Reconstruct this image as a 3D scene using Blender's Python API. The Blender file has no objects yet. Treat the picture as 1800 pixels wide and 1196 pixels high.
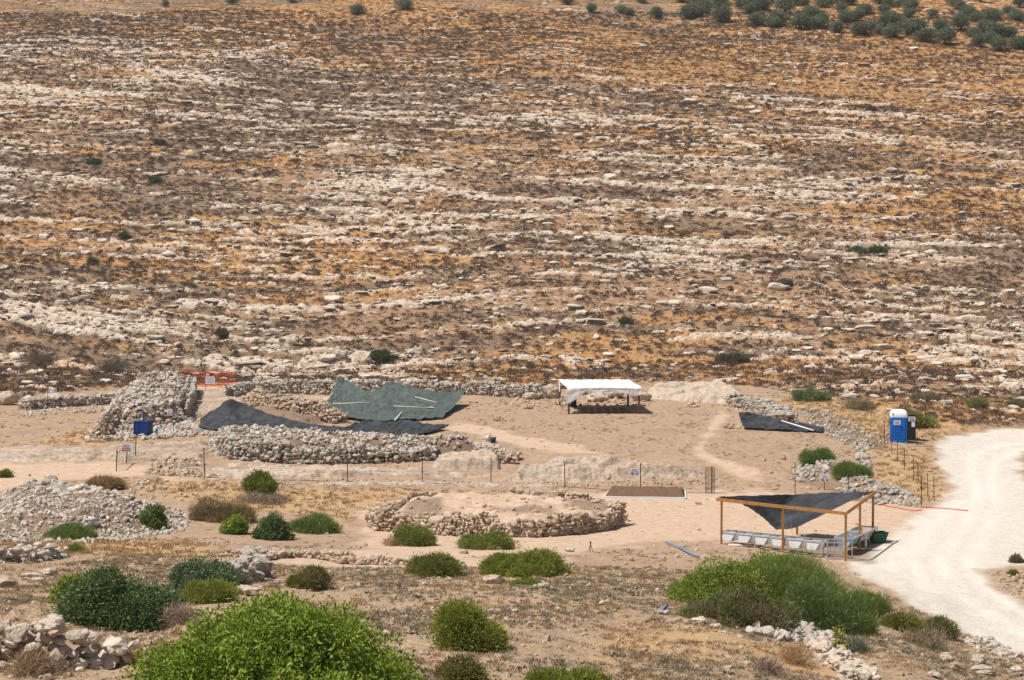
import bpy, math, random
import numpy as np
from mathutils import Vector, Matrix

# ------------------------------------------------------------------ camera, sky, sun, exposure
scene = bpy.context.scene
COL = scene.collection
W_PX, H_PX, F_PX = 1800.0, 1196.0, 3300.0
CAM_Z = 14.4
PITCH = math.atan(183.0 / F_PX)
cam_d = bpy.data.cameras.new("camera")
cam = bpy.data.objects.new("camera", cam_d)
COL.objects.link(cam)
cam_d.sensor_width = 36.0
cam_d.lens = 36.0 * F_PX / W_PX
cam_d.clip_start = 0.5
cam_d.clip_end = 3000.0
cam.location = (0, 0, CAM_Z)
cam.rotation_euler = (math.pi / 2 - PITCH, 0, 0)
scene.camera = cam

SUN_DIR = Vector((-0.43, -0.14, 0.88)).normalized()       # from the ground towards the sun
SUN_EL = math.asin(SUN_DIR.z)
SUN_AZ = math.atan2(SUN_DIR.x, SUN_DIR.y)
world = bpy.data.worlds.new("World")
scene.world = world
world.use_nodes = True
wn = world.node_tree.nodes
bg = wn["Background"]
sky = wn.new("ShaderNodeTexSky")
sky.sky_type = 'NISHITA'
sky.sun_disc = False
sky.sun_elevation = SUN_EL
sky.sun_rotation = SUN_AZ
sky.dust_density = 1.5
world.node_tree.links.new(sky.outputs[0], bg.inputs[0])
bg.inputs[1].default_value = 0.06
sun_d = bpy.data.lights.new("sun", 'SUN')
sun_d.energy = 4.8
sun_d.angle = math.radians(0.53)
sun_d.color = (1.0, 0.945, 0.865)
sun = bpy.data.objects.new("sun", sun_d)
COL.objects.link(sun)
sun.rotation_euler = SUN_DIR.to_track_quat('Z', 'Y').to_euler()
scene.view_settings.view_transform = 'Standard'
scene.view_settings.look = 'None'
scene.view_settings.gamma = 1.0
scene.view_settings.exposure = 0.19
scene.view_settings.use_curve_mapping = False
scene.cycles.max_bounces = 5
scene.cycles.diffuse_bounces = 3
scene.cycles.transparent_max_bounces = 8

# ------------------------------------------------------------------ noise
def _hash(ix, iy, seed):
    h = (ix.astype(np.int64) * 374761393 + iy.astype(np.int64) * 668265263 + seed * 982451653) & 0xFFFFFFFF
    h = ((h ^ (h >> 13)) * 1274126177) & 0xFFFFFFFF
    return (h ^ (h >> 16)) & 0xFFFF

_ang = np.linspace(0, 2 * np.pi, 256, endpoint=False)
_GX, _GY = np.cos(_ang), np.sin(_ang)

def perlin(x, y, seed=0):
    x = np.asarray(x, dtype=np.float64); y = np.asarray(y, dtype=np.float64)
    x0 = np.floor(x); y0 = np.floor(y)
    fx = x - x0; fy = y - y0
    u = fx * fx * fx * (fx * (fx * 6 - 15) + 10); v = fy * fy * fy * (fy * (fy * 6 - 15) + 10)
    def g(dx, dy):
        h = _hash(x0 + dx, y0 + dy, seed) & 255
        return _GX[h] * (fx - dx) + _GY[h] * (fy - dy)
    a = g(0, 0); b = g(1, 0); c = g(0, 1); d = g(1, 1)
    return ((a * (1 - u) + b * u) * (1 - v) + (c * (1 - u) + d * u) * v) * 1.5

def fbm(x, y, octv=4, seed=0, gain=0.5):
    s = 0; a = 1.0; t = 0
    for i in range(octv):
        s = s + a * perlin(x * 2 ** i + 17.3 * i, y * 2 ** i - 9.1 * i, seed + i * 31)
        t += a; a *= gain
    return s / t

def sstep(a, b, x):
    t = np.clip((x - a) / (b - a), 0, 1)
    return t * t * (3 - 2 * t)

# ------------------------------------------------------------------ terrain base (profiles given by depth and height)
def slope_at(py):
    return math.tan(PITCH + math.atan((py - 598.0) / F_PX))      # fall per metre of depth along that row

def prof(entries):
    out = [(-60, 13.6), (-20, 13.0), (0, 12.8), (8, 11.3), (20, 7.6), (30, 5.9)]
    for kind, py, v in entries:
        if kind == 'D': out.append((v, CAM_Z - slope_at(py) * v))
        else: out.append(((CAM_Z - v) / slope_at(py), v))
    out += [(172, 2.6), (200, 10.6), (250, 26.4), (300, 41.8), (345, 55.2), (400, 71.0), (480, 90), (620, 112), (900, 130)]
    out.sort()
    for i in range(1, len(out)):
        assert out[i][0] > out[i - 1][0], out
    return out

D, Z = 'D', 'Z'
PROFILES = {
    -700: prof([(D, 1196, 37), (D, 1090, 47), (D, 1040, 54), (D, 1000, 66), (Z, 950, .6), (Z, 850, .4), (Z, 760, 1.0), (Z, 700, 1.6), (Z, 674, 2.0)]),
    0:    prof([(D, 1196, 37), (D, 1110, 44.2), (D, 1050, 52), (D, 1000, 63), (Z, 955, .6), (Z, 850, .4), (Z, 760, 1.0), (Z, 700, 1.6), (Z, 674, 2.0)]),
    300:  prof([(D, 1196, 37), (D, 1110, 44.5), (D, 1045, 53), (D, 990, 66), (Z, 950, .6), (Z, 850, .4), (Z, 760, 1.1), (Z, 700, 1.5), (Z, 672, 2.0)]),
    600:  prof([(D, 1196, 38), (D, 1090, 47), (D, 1040, 55), (D, 1000, 66), (Z, 965, .5), (Z, 935, 0.1), (Z, 850, .1), (Z, 795, 1.1), (Z, 728, 1.2), (Z, 672, 2.0)]),
    900:  prof([(D, 1196, 38), (D, 1090, 47), (D, 1040, 55), (D, 1000, 67), (Z, 965, .35), (Z, 935, 0), (Z, 846, 0), (Z, 795, 1.2), (Z, 728, 1.2), (Z, 672, 2.0)]),
    1200: prof([(D, 1196, 40), (D, 1130, 46), (D, 1080, 53), (D, 1010, 69), (Z, 965, .2), (Z, 930, 0), (Z, 850, 0), (Z, 805, 1.1), (Z, 728, 1.2), (Z, 670, 2.0)]),
    1500: prof([(D, 1196, 45), (D, 1130, 52), (Z, 1080, 1.0), (Z, 1030, .2), (Z, 985, 0), (Z, 870, 0), (Z, 790, .8), (Z, 728, 1.2), (Z, 670, 2.0)]),
    1800: prof([(D, 1196, 53.5), (Z, 1155, .5), (Z, 1120, 0), (Z, 870, 0), (Z, 760, .5), (Z, 710, 1.1), (Z, 670, 2.0)]),
    2500: prof([(D, 1196, 53.5), (Z, 1155, .5), (Z, 1120, 0), (Z, 870, 0), (Z, 760, .5), (Z, 710, 1.1), (Z, 670, 2.0)]),
}
A_KEYS = sorted(PROFILES)
_dg = np.arange(-60, 900, 0.5)
_ag = np.array([(k - 900) / F_PX for k in np.arange(-700, 2501, 50)])
_G = []
for k in np.arange(-700, 2501, 50):
    hi = min(i for i in range(1, len(A_KEYS)) if A_KEYS[i] >= k or i == len(A_KEYS) - 1)
    k0, k1 = A_KEYS[hi - 1], A_KEYS[hi]
    t = (k - k0) / (k1 - k0); t = t * t * (3 - 2 * t)
    p0, p1 = PROFILES[k0], PROFILES[k1]
    z0 = np.interp(_dg, [p[0] for p in p0], [p[1] for p in p0])
    z1 = np.interp(_dg, [p[0] for p in p1], [p[1] for p in p1])
    z = z0 * (1 - t) + z1 * t
    ker = np.hanning(9)[1:-1]; ker /= ker.sum()
    zp = np.pad(z, 3, mode='edge')
    _G.append(np.convolve(zp, ker, mode='valid'))
_G = np.array(_G)

def Hbase(x, y):
    x = np.asarray(x, dtype=np.float64); y = np.asarray(y, dtype=np.float64)
    a = x / np.maximum(y, 12.0)
    ai = np.clip((a - _ag[0]) / (_ag[1] - _ag[0]), 0, len(_ag) - 1.001)
    di = np.clip((y + 60) / 0.5, 0, len(_dg) - 1.001)
    i = ai.astype(int); j = di.astype(int); u = ai - i; v = di - j
    return (_G[i, j] * (1 - u) * (1 - v) + _G[i + 1, j] * u * (1 - v) + _G[i, j + 1] * (1 - u) * v + _G[i + 1, j + 1] * u * v)

def pix_dir(px, py):
    c, s = math.cos(PITCH), math.sin(PITCH)
    dx = (px - 900.0) / F_PX; dy = -(py - 598.0) / F_PX
    return np.array([dx, c + dy * s, -s + dy * c])

_TT = np.concatenate([np.arange(15, 200, 0.1), np.arange(200, 600, 0.5)])
def unp(px, py, h=0.0, f=None, base=True):
    """the place on the land (h metres above it) that stands at this direction"""
    d = pix_dir(px, py)
    X, Y, Zz = d[0] * _TT, d[1] * _TT, CAM_Z + d[2] * _TT
    g = (Hbase(X, Y) if base else H(X, Y)) + h - Zz
    k = np.argmax(g >= 0)
    if g[k] < 0: k = len(_TT) - 1
    if k == 0: t = _TT[0]
    else:
        t = _TT[k - 1] + (_TT[k] - _TT[k - 1]) * (-g[k - 1]) / (g[k] - g[k - 1] + 1e-12)
    return Vector((d[0] * t, d[1] * t, CAM_Z + d[2] * t))

def up(px, py, h=0.0): return unp(px, py, h, base=False)

def poly_px(pts): return np.array([[*unp(px, py)][:2] for px, py in pts])

def sdist(x, y, P, closed=True):
    """signed distance (positive inside) to a polygon, or distance to an open line"""
    x = np.asarray(x, dtype=np.float64); y = np.asarray(y, dtype=np.float64)
    best = np.full(x.shape, 1e9); ins = np.zeros(x.shape, bool)
    n = len(P)
    for i in range(n if closed else n - 1):
        x0, y0 = P[i]; x1, y1 = P[(i + 1) % n]
        ex, ey = x1 - x0, y1 - y0
        t = np.clip(((x - x0) * ex + (y - y0) * ey) / (ex * ex + ey * ey + 1e-9), 0, 1)
        best = np.minimum(best, np.hypot(x - x0 - t * ex, y - y0 - t * ey))
        if closed:
            c = (y0 > y) != (y1 > y)
            with np.errstate(divide='ignore', invalid='ignore'):
                ins ^= c & (x < ex * (y - y0) / (ey if ey else 1e-9) + x0)
    return np.where(ins, best, -best) if closed else best

def near(x, y, P, pad):
    return (x > P[:, 0].min() - pad) & (x < P[:, 0].max() + pad) & (y > P[:, 1].min() - pad) & (y < P[:, 1].max() + pad)

# mounds raised on the land: polygon, height, edge width, roughness
MOUNDS = [
    (poly_px([(150, 775), (185, 730), (228, 688), (330, 676), (338, 690), (330, 745), (285, 752), (262, 758), (220, 758), (190, 778)]), 1.30, 1.2, .10),   # rubble platform
    (poly_px([(378, 792), (372, 765), (520, 775), (700, 786), (830, 790), (860, 798), (700, 806), (500, 806), (410, 802)]), .75, .9, .08),  # front wall body
    (poly_px([(672, 925), (700, 890), (760, 880), (900, 878), (1040, 888), (1095, 905), (1060, 925), (930, 938), (760, 934)]), .48, .9, .08),  # ring mound
    (poly_px([(-60, 950), (-40, 880), (60, 868), (130, 866), (230, 885), (330, 905), (300, 935), (150, 950)]), .9, 3.0, .10),     # gravel heap
    (poly_px([(410, 700), (560, 720), (600, 742), (520, 748), (450, 735)]), .5, 1.0, .08),
    (poly_px([(1385, 842), (1410, 815), (1470, 812), (1540, 850), (1600, 872), (1560, 885), (1470, 865)]), .55, 1.6, .1),
    (poly_px([(400, 1130), (240, 1100), (0, 1100), (-300, 1100), (-300, 1060), (260, 1060)]), .35, .8, .05),
]
MOUNDS = [m for m in MOUNDS]

def hill_w(x, y):
    dl = 24 * sstep(17, 34, x) + 10 * sstep(-30, -40, x)
    return sstep(155.5, 162, y + dl + 4 * fbm(x / 9, y / 9, 2, 91))

def fields(x, y):
    """masks of the hillside: rock bands, golden grass, dark scrub"""
    hw = hill_w(x, y)
    v = y + (0.06 + 0.16 * sstep(200, 300, y)) * x + 5 * fbm(x / 60, y / 60, 2, 5) + 1.2 * fbm(x / 9, y / 9, 2, 6)
    n1 = fbm(x / 8.0, v / 1.25, 3, 11)
    n2 = fbm(x / 2.4, v / 0.75, 3, 12)
    n3 = fbm(x / 30.0, v / 1.5, 2, 13)            # long ledges
    patch = fbm(x / 38, v / 16, 2, 14)
    up_ = sstep(255, 300, y - 0.25 * x)
    bias = -0.24 * sstep(285, 325, y + 0.35 * x) - 0.06 * sstep(225, 290, y + 0.7 * x) - .16 * sstep(176, 162, y)
    n4 = fbm(x / 1.0, v / 0.40, 2, 17)
    r = 0.42 * n1 + 0.52 * n2 + 0.34 * n4 + 0.86 * n3 + 0.36 * patch + bias
    for (P, wd) in LEDGES:
        m = near(x, y, P, 4)
        if m.any():
            d = sdist(x[m], y[m], P, False)
            r[m] += 0.55 * np.exp(-(d / wd) ** 2)
    gold = 0.6 * fbm(x / 16, v / 3.0, 3, 21) + 0.55 * fbm(x / 50, v / 20, 2, 22) + 0.10 * sstep(-40, 60, x) + 0.26 * sstep(265, 310, y + 0.5 * x) - 0.10
    scrub = 0.6 * fbm(x / 11, v / 3.6, 3, 31) + 0.5 * fbm(x / 40, v / 18, 2, 32) + 0.16 * sstep(10, -50, x) + 0.10
    return hw, r, gold, scrub

LEDGES = []
ROCK_T = 0.345
def H(x, y):
    x = np.asarray(x, dtype=np.float64); y = np.asarray(y, dtype=np.float64)
    shp = x.shape
    x = x.ravel(); y = y.ravel()
    z = Hbase(x, y)
    for P, h, e, ro in MOUNDS:
        m = near(x, y, P, 0)
        if m.any():
            d = sdist(x[m], y[m], P)
            z[m] += h * sstep(0, e, d) * (1 + 0.5 * fbm(x[m] / 1.3, y[m] / 1.3, 2, 71)) 
    hw = hill_w(x, y)
    fg = 1 - sstep(66, 84, y)
    z += (1 - hw) * (0.05 + 0.10 * fg) * fbm(x / 2.2, y / 2.2, 4, 41) + fg * 0.35 * fbm(x / 9, y / 9, 2, 42) * sstep(20, 36, y)
    m = hw > 0
    if m.any():
        xm, ym = x[m], y[m]
        h_, r, gold, scrub = fields(xm, ym)
        ckr = sstep(.09, .0, np.abs(fbm(xm / 1.7, ym / 1.0, 2, 55)))
        rk = sstep(ROCK_T, ROCK_T + .07, r)
        dz = h_ * (1.6 * fbm(xm / 45, ym / 45, 2, 51) + 0.32 * fbm(xm / 3.5, ym / 2.2, 3, 52))
        dz += h_ * rk * (0.18 + 0.34 * np.clip(fbm(xm / 2.2, ym / 1.3, 3, 53) + 0.2, 0, .7) + 0.35 * np.clip(r - ROCK_T - .05, 0, .5))
        z[m] += dz - .16 * h_ * rk * ckr
    return z.reshape(shp)

LEDGES = [(poly_px(p), w) for p, w in [
    ([(1110, 160), (1230, 163), (1330, 170), (1430, 176)], .5),
    ([(1395, 192), (1480, 199), (1560, 206), (1640, 214)], .6),
    ([(868, 208), (930, 212), (990, 228)], .7), ([(940, 212), (1010, 208), (1080, 218)], .8),
    ([(1050, 420), (1300, 424), (1420, 432), (1600, 424), (1800, 430)], .6),
    ([(0, 112), (160, 120), (300, 130), (420, 146)], .8),
    ([(0, 150), (130, 162), (260, 168)], .7),
    ([(0, 305), (140, 320), (280, 345)], 1.3),
    ([(1290, 345), (1400, 345), (1500, 350), (1620, 345)], 1.2),
    ([(1200, 590), (1280, 600), (1380, 600)], 1.3), ([(1000, 640), (1180, 645), (1380, 632), (1500, 640), (1800, 640)], .5),
    ([(20, 565), (130, 580), (220, 590)], .5), ([(560, 410), (700, 420), (780, 440)], .8),
    ([(640, 322), (740, 332), (860, 350), (1000, 352)], .9),
    ([(400, 100), (470, 92), (560, 60), (430, 34), (280, 30), (180, 22)], .5),
    ([(1600, 625), (1700, 618), (1800, 624)], .5), ([(1700, 190), (1800, 200)], .6),
    ([(1260, 250), (1310, 270), (1370, 290)], .8), ([(1380, 222), (1470, 235), (1560, 260)], .8),
]]

# ------------------------------------------------------------------ materials
class NT:
    def __init__(s, name):
        s.m = bpy.data.materials.new(name); s.m.use_nodes = True
        s.t = s.m.node_tree; s.n = s.t.nodes; s.l = s.t.links
        s.b = s.n["Principled BSDF"]; s.b.inputs["Roughness"].default_value = 0.9
        if "Specular IOR Level" in s.b.inputs: s.b.inputs["Specular IOR Level"].default_value = 0.2
        s.co = s.n.new("ShaderNodeTexCoord")
    def link(s, a, b): s.l.new(a, b)
    def val(s, sock, v):
        if hasattr(v, 'is_output'): s.link(v, sock)
        elif isinstance(v, (tuple, list)): sock.default_value = tuple(v) + ((1,) if len(v) == 3 and len(sock.default_value) == 4 else ())
        else: sock.default_value = v
    def attr(s, name):
        a = s.n.new("ShaderNodeAttribute"); a.attribute_name = name; return a.outputs["Fac"]
    def mapped(s, scale=(1, 1, 1), rot=(0, 0, 0), which="Object"):
        mp = s.n.new("ShaderNodeMapping"); mp.inputs["Scale"].default_value = scale; mp.inputs["Rotation"].default_value = rot
        s.link(s.co.outputs[which], mp.inputs[0]); return mp.outputs[0]
    def noise(s, scale, detail=4, rough=0.6, vec=None, dist=0.0):
        t = s.n.new("ShaderNodeTexNoise"); t.inputs["Scale"].default_value = scale; t.inputs["Detail"].default_value = detail
        t.inputs["Roughness"].default_value = rough; t.inputs["Distortion"].default_value = dist
        s.link(vec if vec is not None else s.co.outputs["Object"], t.inputs["Vector"]); return t.outputs["Fac"]
    def voro(s, scale, vec=None, feat='F1', out="Distance"):
        t = s.n.new("ShaderNodeTexVoronoi"); t.feature = feat; t.inputs["Scale"].default_value = scale
        s.link(vec if vec is not None else s.co.outputs["Object"], t.inputs["Vector"]); return t.outputs[out]
    def math(s, op, a, b=0.0, c=None):
        t = s.n.new("ShaderNodeMath"); t.operation = op
        s.val(t.inputs[0], a); s.val(t.inputs[1], b)
        if c is not None: s.val(t.inputs[2], c)
        return t.outputs[0]
    def ramp(s, fac, a, b, lo=0.0, hi=1.0):
        t = s.n.new("ShaderNodeMapRange"); t.interpolation_type = 'SMOOTHSTEP'
        s.val(t.inputs["Value"], fac); t.inputs["From Min"].default_value = a; t.inputs["From Max"].default_value = b
        t.inputs["To Min"].default_value = lo; t.inputs["To Max"].default_value = hi
        return t.outputs[0]
    def mix(s, fac, a, b, mode='MIX'):
        t = s.n.new("ShaderNodeMix"); t.data_type = 'RGBA'; t.blend_type = mode
        s.val(t.inputs[0], fac); s.val(t.inputs[6], a); s.val(t.inputs[7], b); return t.outputs[2]
    def bump(s, h, strength=0.5, dist=0.05, normal=None):
        t = s.n.new("ShaderNodeBump"); t.inputs["Strength"].default_value = strength; t.inputs["Distance"].default_value = dist
        s.link(h, t.inputs["Height"])
        if normal is not None: s.link(normal, t.inputs["Normal"])
        s.link(t.outputs[0], s.b.inputs["Normal"]); return t.outputs[0]
    def base(s, c): s.val(s.b.inputs["Base Color"], c)

def mat_ground():
    s = NT("land")
    hv = s.mapped((0.45, 1.0, 1.0))
    n_big = s.noise(0.25, 3, 0.6); n_mid = s.noise(1.6, 5, 0.65); n_fine = s.noise(9.0, 5, 0.7); n_vf = s.noise(38, 4, 0.7)
    h_mid = s.noise(1.1, 6, 0.72, hv); h_fine = s.noise(4.5, 5, 0.75, hv)
    # bare soil of the dig and the foreground
    soil = s.mix(s.ramp(n_mid, .3, .7), (0.31, 0.20, 0.13), (0.45, 0.31, 0.205))
    soil = s.mix(s.ramp(n_fine, .40, .75), soil, (0.50, 0.375, 0.265))
    soil = s.mix(s.ramp(n_big, .52, .70, 0, .55), soil, (0.30, 0.205, 0.125))
    soil = s.mix(s.ramp(n_vf, .56, .72, 0, .75), soil, (0.20, 0.14, 0.09))
    # hillside soil
    hs = s.mix(s.ramp(h_mid, .35, .65), (0.25, 0.14, 0.075), (0.42, 0.255, 0.15))
    hs = s.mix(s.ramp(n_fine, .40, .62), hs, (0.30, 0.18, 0.10))
    hs = s.mix(s.ramp(h_fine, .54, .64, 0, .9), hs, (0.60, 0.49, 0.38))         # crumbs of stone
    hs = s.mix(s.ramp(h_fine, .46, .36, 0, .8), hs, (0.12, 0.085, 0.06))
    c = s.mix(s.attr("hill"), soil, hs)
    # foreground litter
    lit = s.mix(s.ramp(n_fine, .35, .65), (0.31, 0.21, 0.13), (0.50, 0.355, 0.23))
    lit = s.mix(s.ramp(n_vf, .5, .7, 0, .8), lit, (0.58, 0.46, 0.34))
    lit = s.mix(s.ramp(n_mid, .5, .7, 0, .5), lit, (0.26, 0.205, 0.155))
    c = s.mix(s.attr("litter"), c, lit)
    sc = s.mix(s.ramp(h_fine, .35, .65), (0.14, 0.095, 0.066), (0.28, 0.19, 0.125))
    c = s.mix(s.math('MULTIPLY', s.attr("scrub"), s.ramp(h_mid, .34, .52)), c, sc)
    gd = s.mix(s.ramp(n_fine, .3, .7), (0.36, 0.185, 0.075), (0.53, 0.295, 0.125))
    gd = s.mix(s.ramp(n_big, .4, .7, 0, .6), gd, (0.40, 0.26, 0.14))
    gd = s.mix(s.math('MULTIPLY', s.math('SUBTRACT', 1.0, s.attr('hill')), .55), gd, (0.53, 0.385, 0.22))
    c = s.mix(s.math('MULTIPLY', s.attr("gold"), s.ramp(n_mid, .28, .5)), c, gd)
    sand = s.mix(s.ramp(n_mid, .3, .7), (0.51, 0.36, 0.25), (0.62, 0.46, 0.335))
    sand = s.mix(s.ramp(n_vf, .58, .75, 0, .5), sand, (0.38, 0.27, 0.18))
    c = s.mix(s.attr("sand"), c, sand)
    road = s.mix(s.ramp(n_mid, .3, .75), (0.61, 0.545, 0.46), (0.71, 0.65, 0.57))
    road = s.mix(s.math('MULTIPLY', s.attr('track'), s.ramp(n_big, .3, .6, .15, .5)), road, (0.79, 0.76, 0.70))
    road = s.mix(s.ramp(n_vf, .52, .70, 0, .6), road, (0.52, 0.44, 0.35))
    c = s.mix(s.attr("road"), c, road)
    dk = s.mix(s.ramp(n_fine, .35, .65), (0.15, 0.10, 0.07), (0.30, 0.21, 0.145))  # brown soil, also stands in for shade between stones and under the shelter
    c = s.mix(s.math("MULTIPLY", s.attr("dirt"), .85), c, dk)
    rk = s.mix(s.ramp(n_mid, .3, .7), (0.54, 0.43, 0.33), (0.72, 0.61, 0.50))
    rk = s.mix(s.ramp(h_fine, .52, .38, 0, .9), rk, (0.21, 0.155, 0.115))
    rk = s.mix(s.ramp(h_mid, .56, .68, 0, .6), rk, (0.33, 0.28, 0.24))
    c = s.mix(s.attr("rock"), c, rk)
    s.base(c)
    hh = s.math('ADD', s.math('MULTIPLY', n_mid, 1.0), s.math('MULTIPLY', n_fine, 0.5))
    hh = s.math('ADD', hh, s.math('MULTIPLY', n_vf, 0.2))
    s.bump(hh, 0.8, 0.14)
    s.b.inputs["Roughness"].default_value = 0.95
    return s.m

def mat_rock(name, lo, hi, dark, pit=0.5, warm=(0.52, 0.37, 0.25), scale=1.0, bump=.7, patchy=0.0):
    s = NT(name)
    ran = s.n.new("ShaderNodeObjectInfo").outputs["Random"]
    t = s.math('FRACT', s.math('ADD', s.attr("tint"), ran))
    n1 = s.noise(1.7 * scale, 4, .6); n2 = s.noise(7 * scale, 5, .7); n3 = s.noise(22 * scale, 4, .7)
    c = s.mix(s.ramp(n1, .3, .7), lo, hi)
    c = s.mix(s.math('MULTIPLY', t, 0.55 if 'wall' in name or 'field' in name else .42), c, tuple(0.55 * a + 0.45 * b for a, b in zip(lo, dark)))
    c = s.mix(s.ramp(t, .78, 1.0, 0, .6), c, warm)
    c = s.mix(s.ramp(n2, .47, .33, 0, pit), c, dark)
    c = s.mix(s.ramp(n3, .6, .72, 0, .5), c, dark)
    if patchy:
        n0 = s.noise(.55, 5, .7, s.mapped((.6, 1.4, 2.5)))
        c = s.mix(s.ramp(n0, .50, .62, 0, patchy), c, (0.36, 0.26, 0.185)); c = s.mix(s.ramp(n0, .44, .34, 0, patchy), c, (0.50, 0.45, 0.39))
        wv = s.n.new('ShaderNodeVectorMath'); wv.operation = 'ADD'; s.link(s.mapped((.8, 2.2, 2.4)), wv.inputs[0]); s.link(s.mix(s.noise(1.3, 4, .6), (0, 0, 0), (.9, .9, .9)), wv.inputs[1])
        ck = s.voro(1.1, wv.outputs[0], 'DISTANCE_TO_EDGE'); c = s.mix(s.ramp(ck, .035, .0, 0, .75), c, dark)
    s.base(c)
    s.bump(s.math('ADD', n2, s.math('MULTIPLY', n3, .6)), bump, 0.09)
    return s.m

def mat_leaf(name, a, b, c2, rough=.6, trans=.25):
    s = NT(name)
    t = s.attr("tint")
    col = s.mix(s.ramp(t, 0, .6), a, b)
    col = s.mix(s.ramp(t, .60, 1.0), col, c2)
    n = s.noise(1.4, 3, .6)
    col = s.mix(s.ramp(n, .4, .7, 0, .35), col, a)
    s.base(col)
    s.b.inputs["Roughness"].default_value = rough
    tr = s.n.new("ShaderNodeBsdfTranslucent"); s.link(col, tr.inputs[0])
    ms = s.n.new("ShaderNodeMixShader"); ms.inputs[0].default_value = trans
    s.link(s.b.outputs[0], ms.inputs[1]); s.link(tr.outputs[0], ms.inputs[2])
    s.link(ms.outputs[0], s.n["Material Output"].inputs[0])
    return s.m

def mat_plain(name, col, rough=.6, var=.15, metal=0.0, scale=6.0, col2=None, bump=0.0):
    s = NT(name)
    n = s.noise(scale, 5, .65)
    s.base(s.mix(s.ramp(n, .35, .7), col, col2 if col2 else tuple(v * (1 - var) for v in col)))
    s.b.inputs["Roughness"].default_value = rough; s.b.inputs["Metallic"].default_value = metal
    if bump: s.bump(n, bump, 0.03)
    return s.m

def mat_wood(name, a, b):
    s = NT(name)
    v = s.mapped((22, 22, 2.0), which="Object")
    n = s.noise(1.0, 5, .65, v); n2 = s.noise(3.0, 3, .5)
    c = s.mix(s.ramp(n, .3, .7), a, b)
    c = s.mix(s.ramp(n2, .55, .75, 0, .4), c, tuple(x * .5 for x in a))
    s.base(c); s.b.inputs["Roughness"].default_value = .7; s.bump(n, .3, .01)
    return s.m

def mat_net(name, a, b, opac=0.93):
    s = NT(name)
    n = s.noise(1.2, 4, .6); w = s.noise(60, 2, .5)
    s.base(s.mix(s.ramp(n, .3, .7), a, b))
    s.b.inputs["Roughness"].default_value = .75
    s.bump(s.math('ADD', n, s.math('MULTIPLY', w, .2)), .5, .05)
    tr = s.n.new("ShaderNodeBsdfTransparent"); ms = s.n.new("ShaderNodeMixShader")
    s.link(s.ramp(w, .30, .36, opac - .25, opac), ms.inputs[0])
    s.link(tr.outputs[0], ms.inputs[1]); s.link(s.b.outputs[0], ms.inputs[2])
    s.link(ms.outputs[0], s.n["Material Output"].inputs[0])
    return s.m

M = {}
M['ground'] = mat_ground()
M['limestone'] = mat_rock("pale_limestone", (0.54, 0.44, 0.345), (0.72, 0.62, 0.51), (0.22, 0.18, 0.145), .7)
M['slope_boulder'] = mat_rock('slope_boulder_limestone', (0.62, 0.52, 0.42), (0.74, 0.65, 0.54), (0.28, 0.23, 0.19), .5, bump=.4)
M['wallstone'] = mat_rock("grey_wall_stone", (0.42, 0.375, 0.32), (0.60, 0.54, 0.465), (0.15, 0.13, 0.11), .6)
M['heapstone'] = mat_rock("light_grey_rubble", (0.50, 0.44, 0.375), (0.69, 0.62, 0.54), (0.20, 0.17, 0.14), .5)
M['tanstone'] = mat_rock("tan_field_stone", (0.47, 0.355, 0.255), (0.64, 0.51, 0.385), (0.19, 0.14, 0.10), .5)
M['bedrock'] = mat_rock("pale_bedrock", (0.58, 0.45, 0.345), (0.70, 0.575, 0.465), (0.27, 0.20, 0.15), .75, bump=1.0, patchy=.7)
M['soil'] = mat_plain("brown_sieved_soil", (0.13, 0.075, 0.045), .95, scale=12, col2=(0.20, 0.125, 0.075), bump=.8)
M['leaf_bright'] = mat_leaf("bright_green_leaf", (0.10, 0.165, 0.015), (0.24, 0.33, 0.035), (0.50, 0.52, 0.15))
M['leaf_dark'] = mat_leaf("dark_green_leaf", (0.045, 0.085, 0.022), (0.12, 0.19, 0.055), (0.30, 0.35, 0.17), .45)
M['leaf_mid'] = mat_leaf("mid_green_leaf", (0.14, 0.18, 0.025), (0.27, 0.32, 0.05), (0.42, 0.42, 0.12))
M['leaf_olive'] = mat_leaf("olive_leaf", (0.10, 0.125, 0.075), (0.20, 0.23, 0.145), (0.33, 0.36, 0.25))
M['leaf_broom'] = mat_leaf("broom_green_twig", (0.09, 0.15, 0.03), (0.20, 0.29, 0.065), (0.34, 0.39, 0.15), trans=.4)
M['leaf_lime'] = mat_leaf("yellow_green_spiny_twig", (0.20, 0.215, 0.035), (0.35, 0.36, 0.075), (0.47, 0.36, 0.15))
M['leaf_brown'] = mat_leaf("olive_brown_twig", (0.14, 0.12, 0.05), (0.24, 0.21, 0.095), (0.37, 0.27, 0.16))
M['scrub'] = mat_leaf("dry_thorny_scrub", (0.115, 0.084, 0.072), (0.20, 0.145, 0.115), (0.27, 0.165, 0.105))
M['straw'] = mat_leaf("dry_straw", (0.30, 0.185, 0.08), (0.47, 0.31, 0.15), (0.58, 0.43, 0.25))
M['weed'] = mat_leaf('olive_brown_weed', (0.17, 0.11, 0.045), (0.35, 0.215, 0.09), (0.48, 0.31, 0.14))
M['straw_hill'] = mat_leaf('orange_straw', (0.34, 0.185, 0.075), (0.50, 0.29, 0.12), (0.60, 0.40, 0.20))
M['twig'] = mat_leaf("grey_dry_twig", (0.21, 0.15, 0.105), (0.37, 0.28, 0.20), (0.48, 0.38, 0.29), trans=.05)
M['herb'] = mat_leaf("grey_green_herb", (0.10, 0.115, 0.065), (0.20, 0.22, 0.14), (0.30, 0.31, 0.22))
M['bark'] = mat_plain("dark_bark", (0.10, 0.075, 0.055), .95, scale=20, col2=(0.17, 0.13, 0.10), bump=.6)
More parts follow.
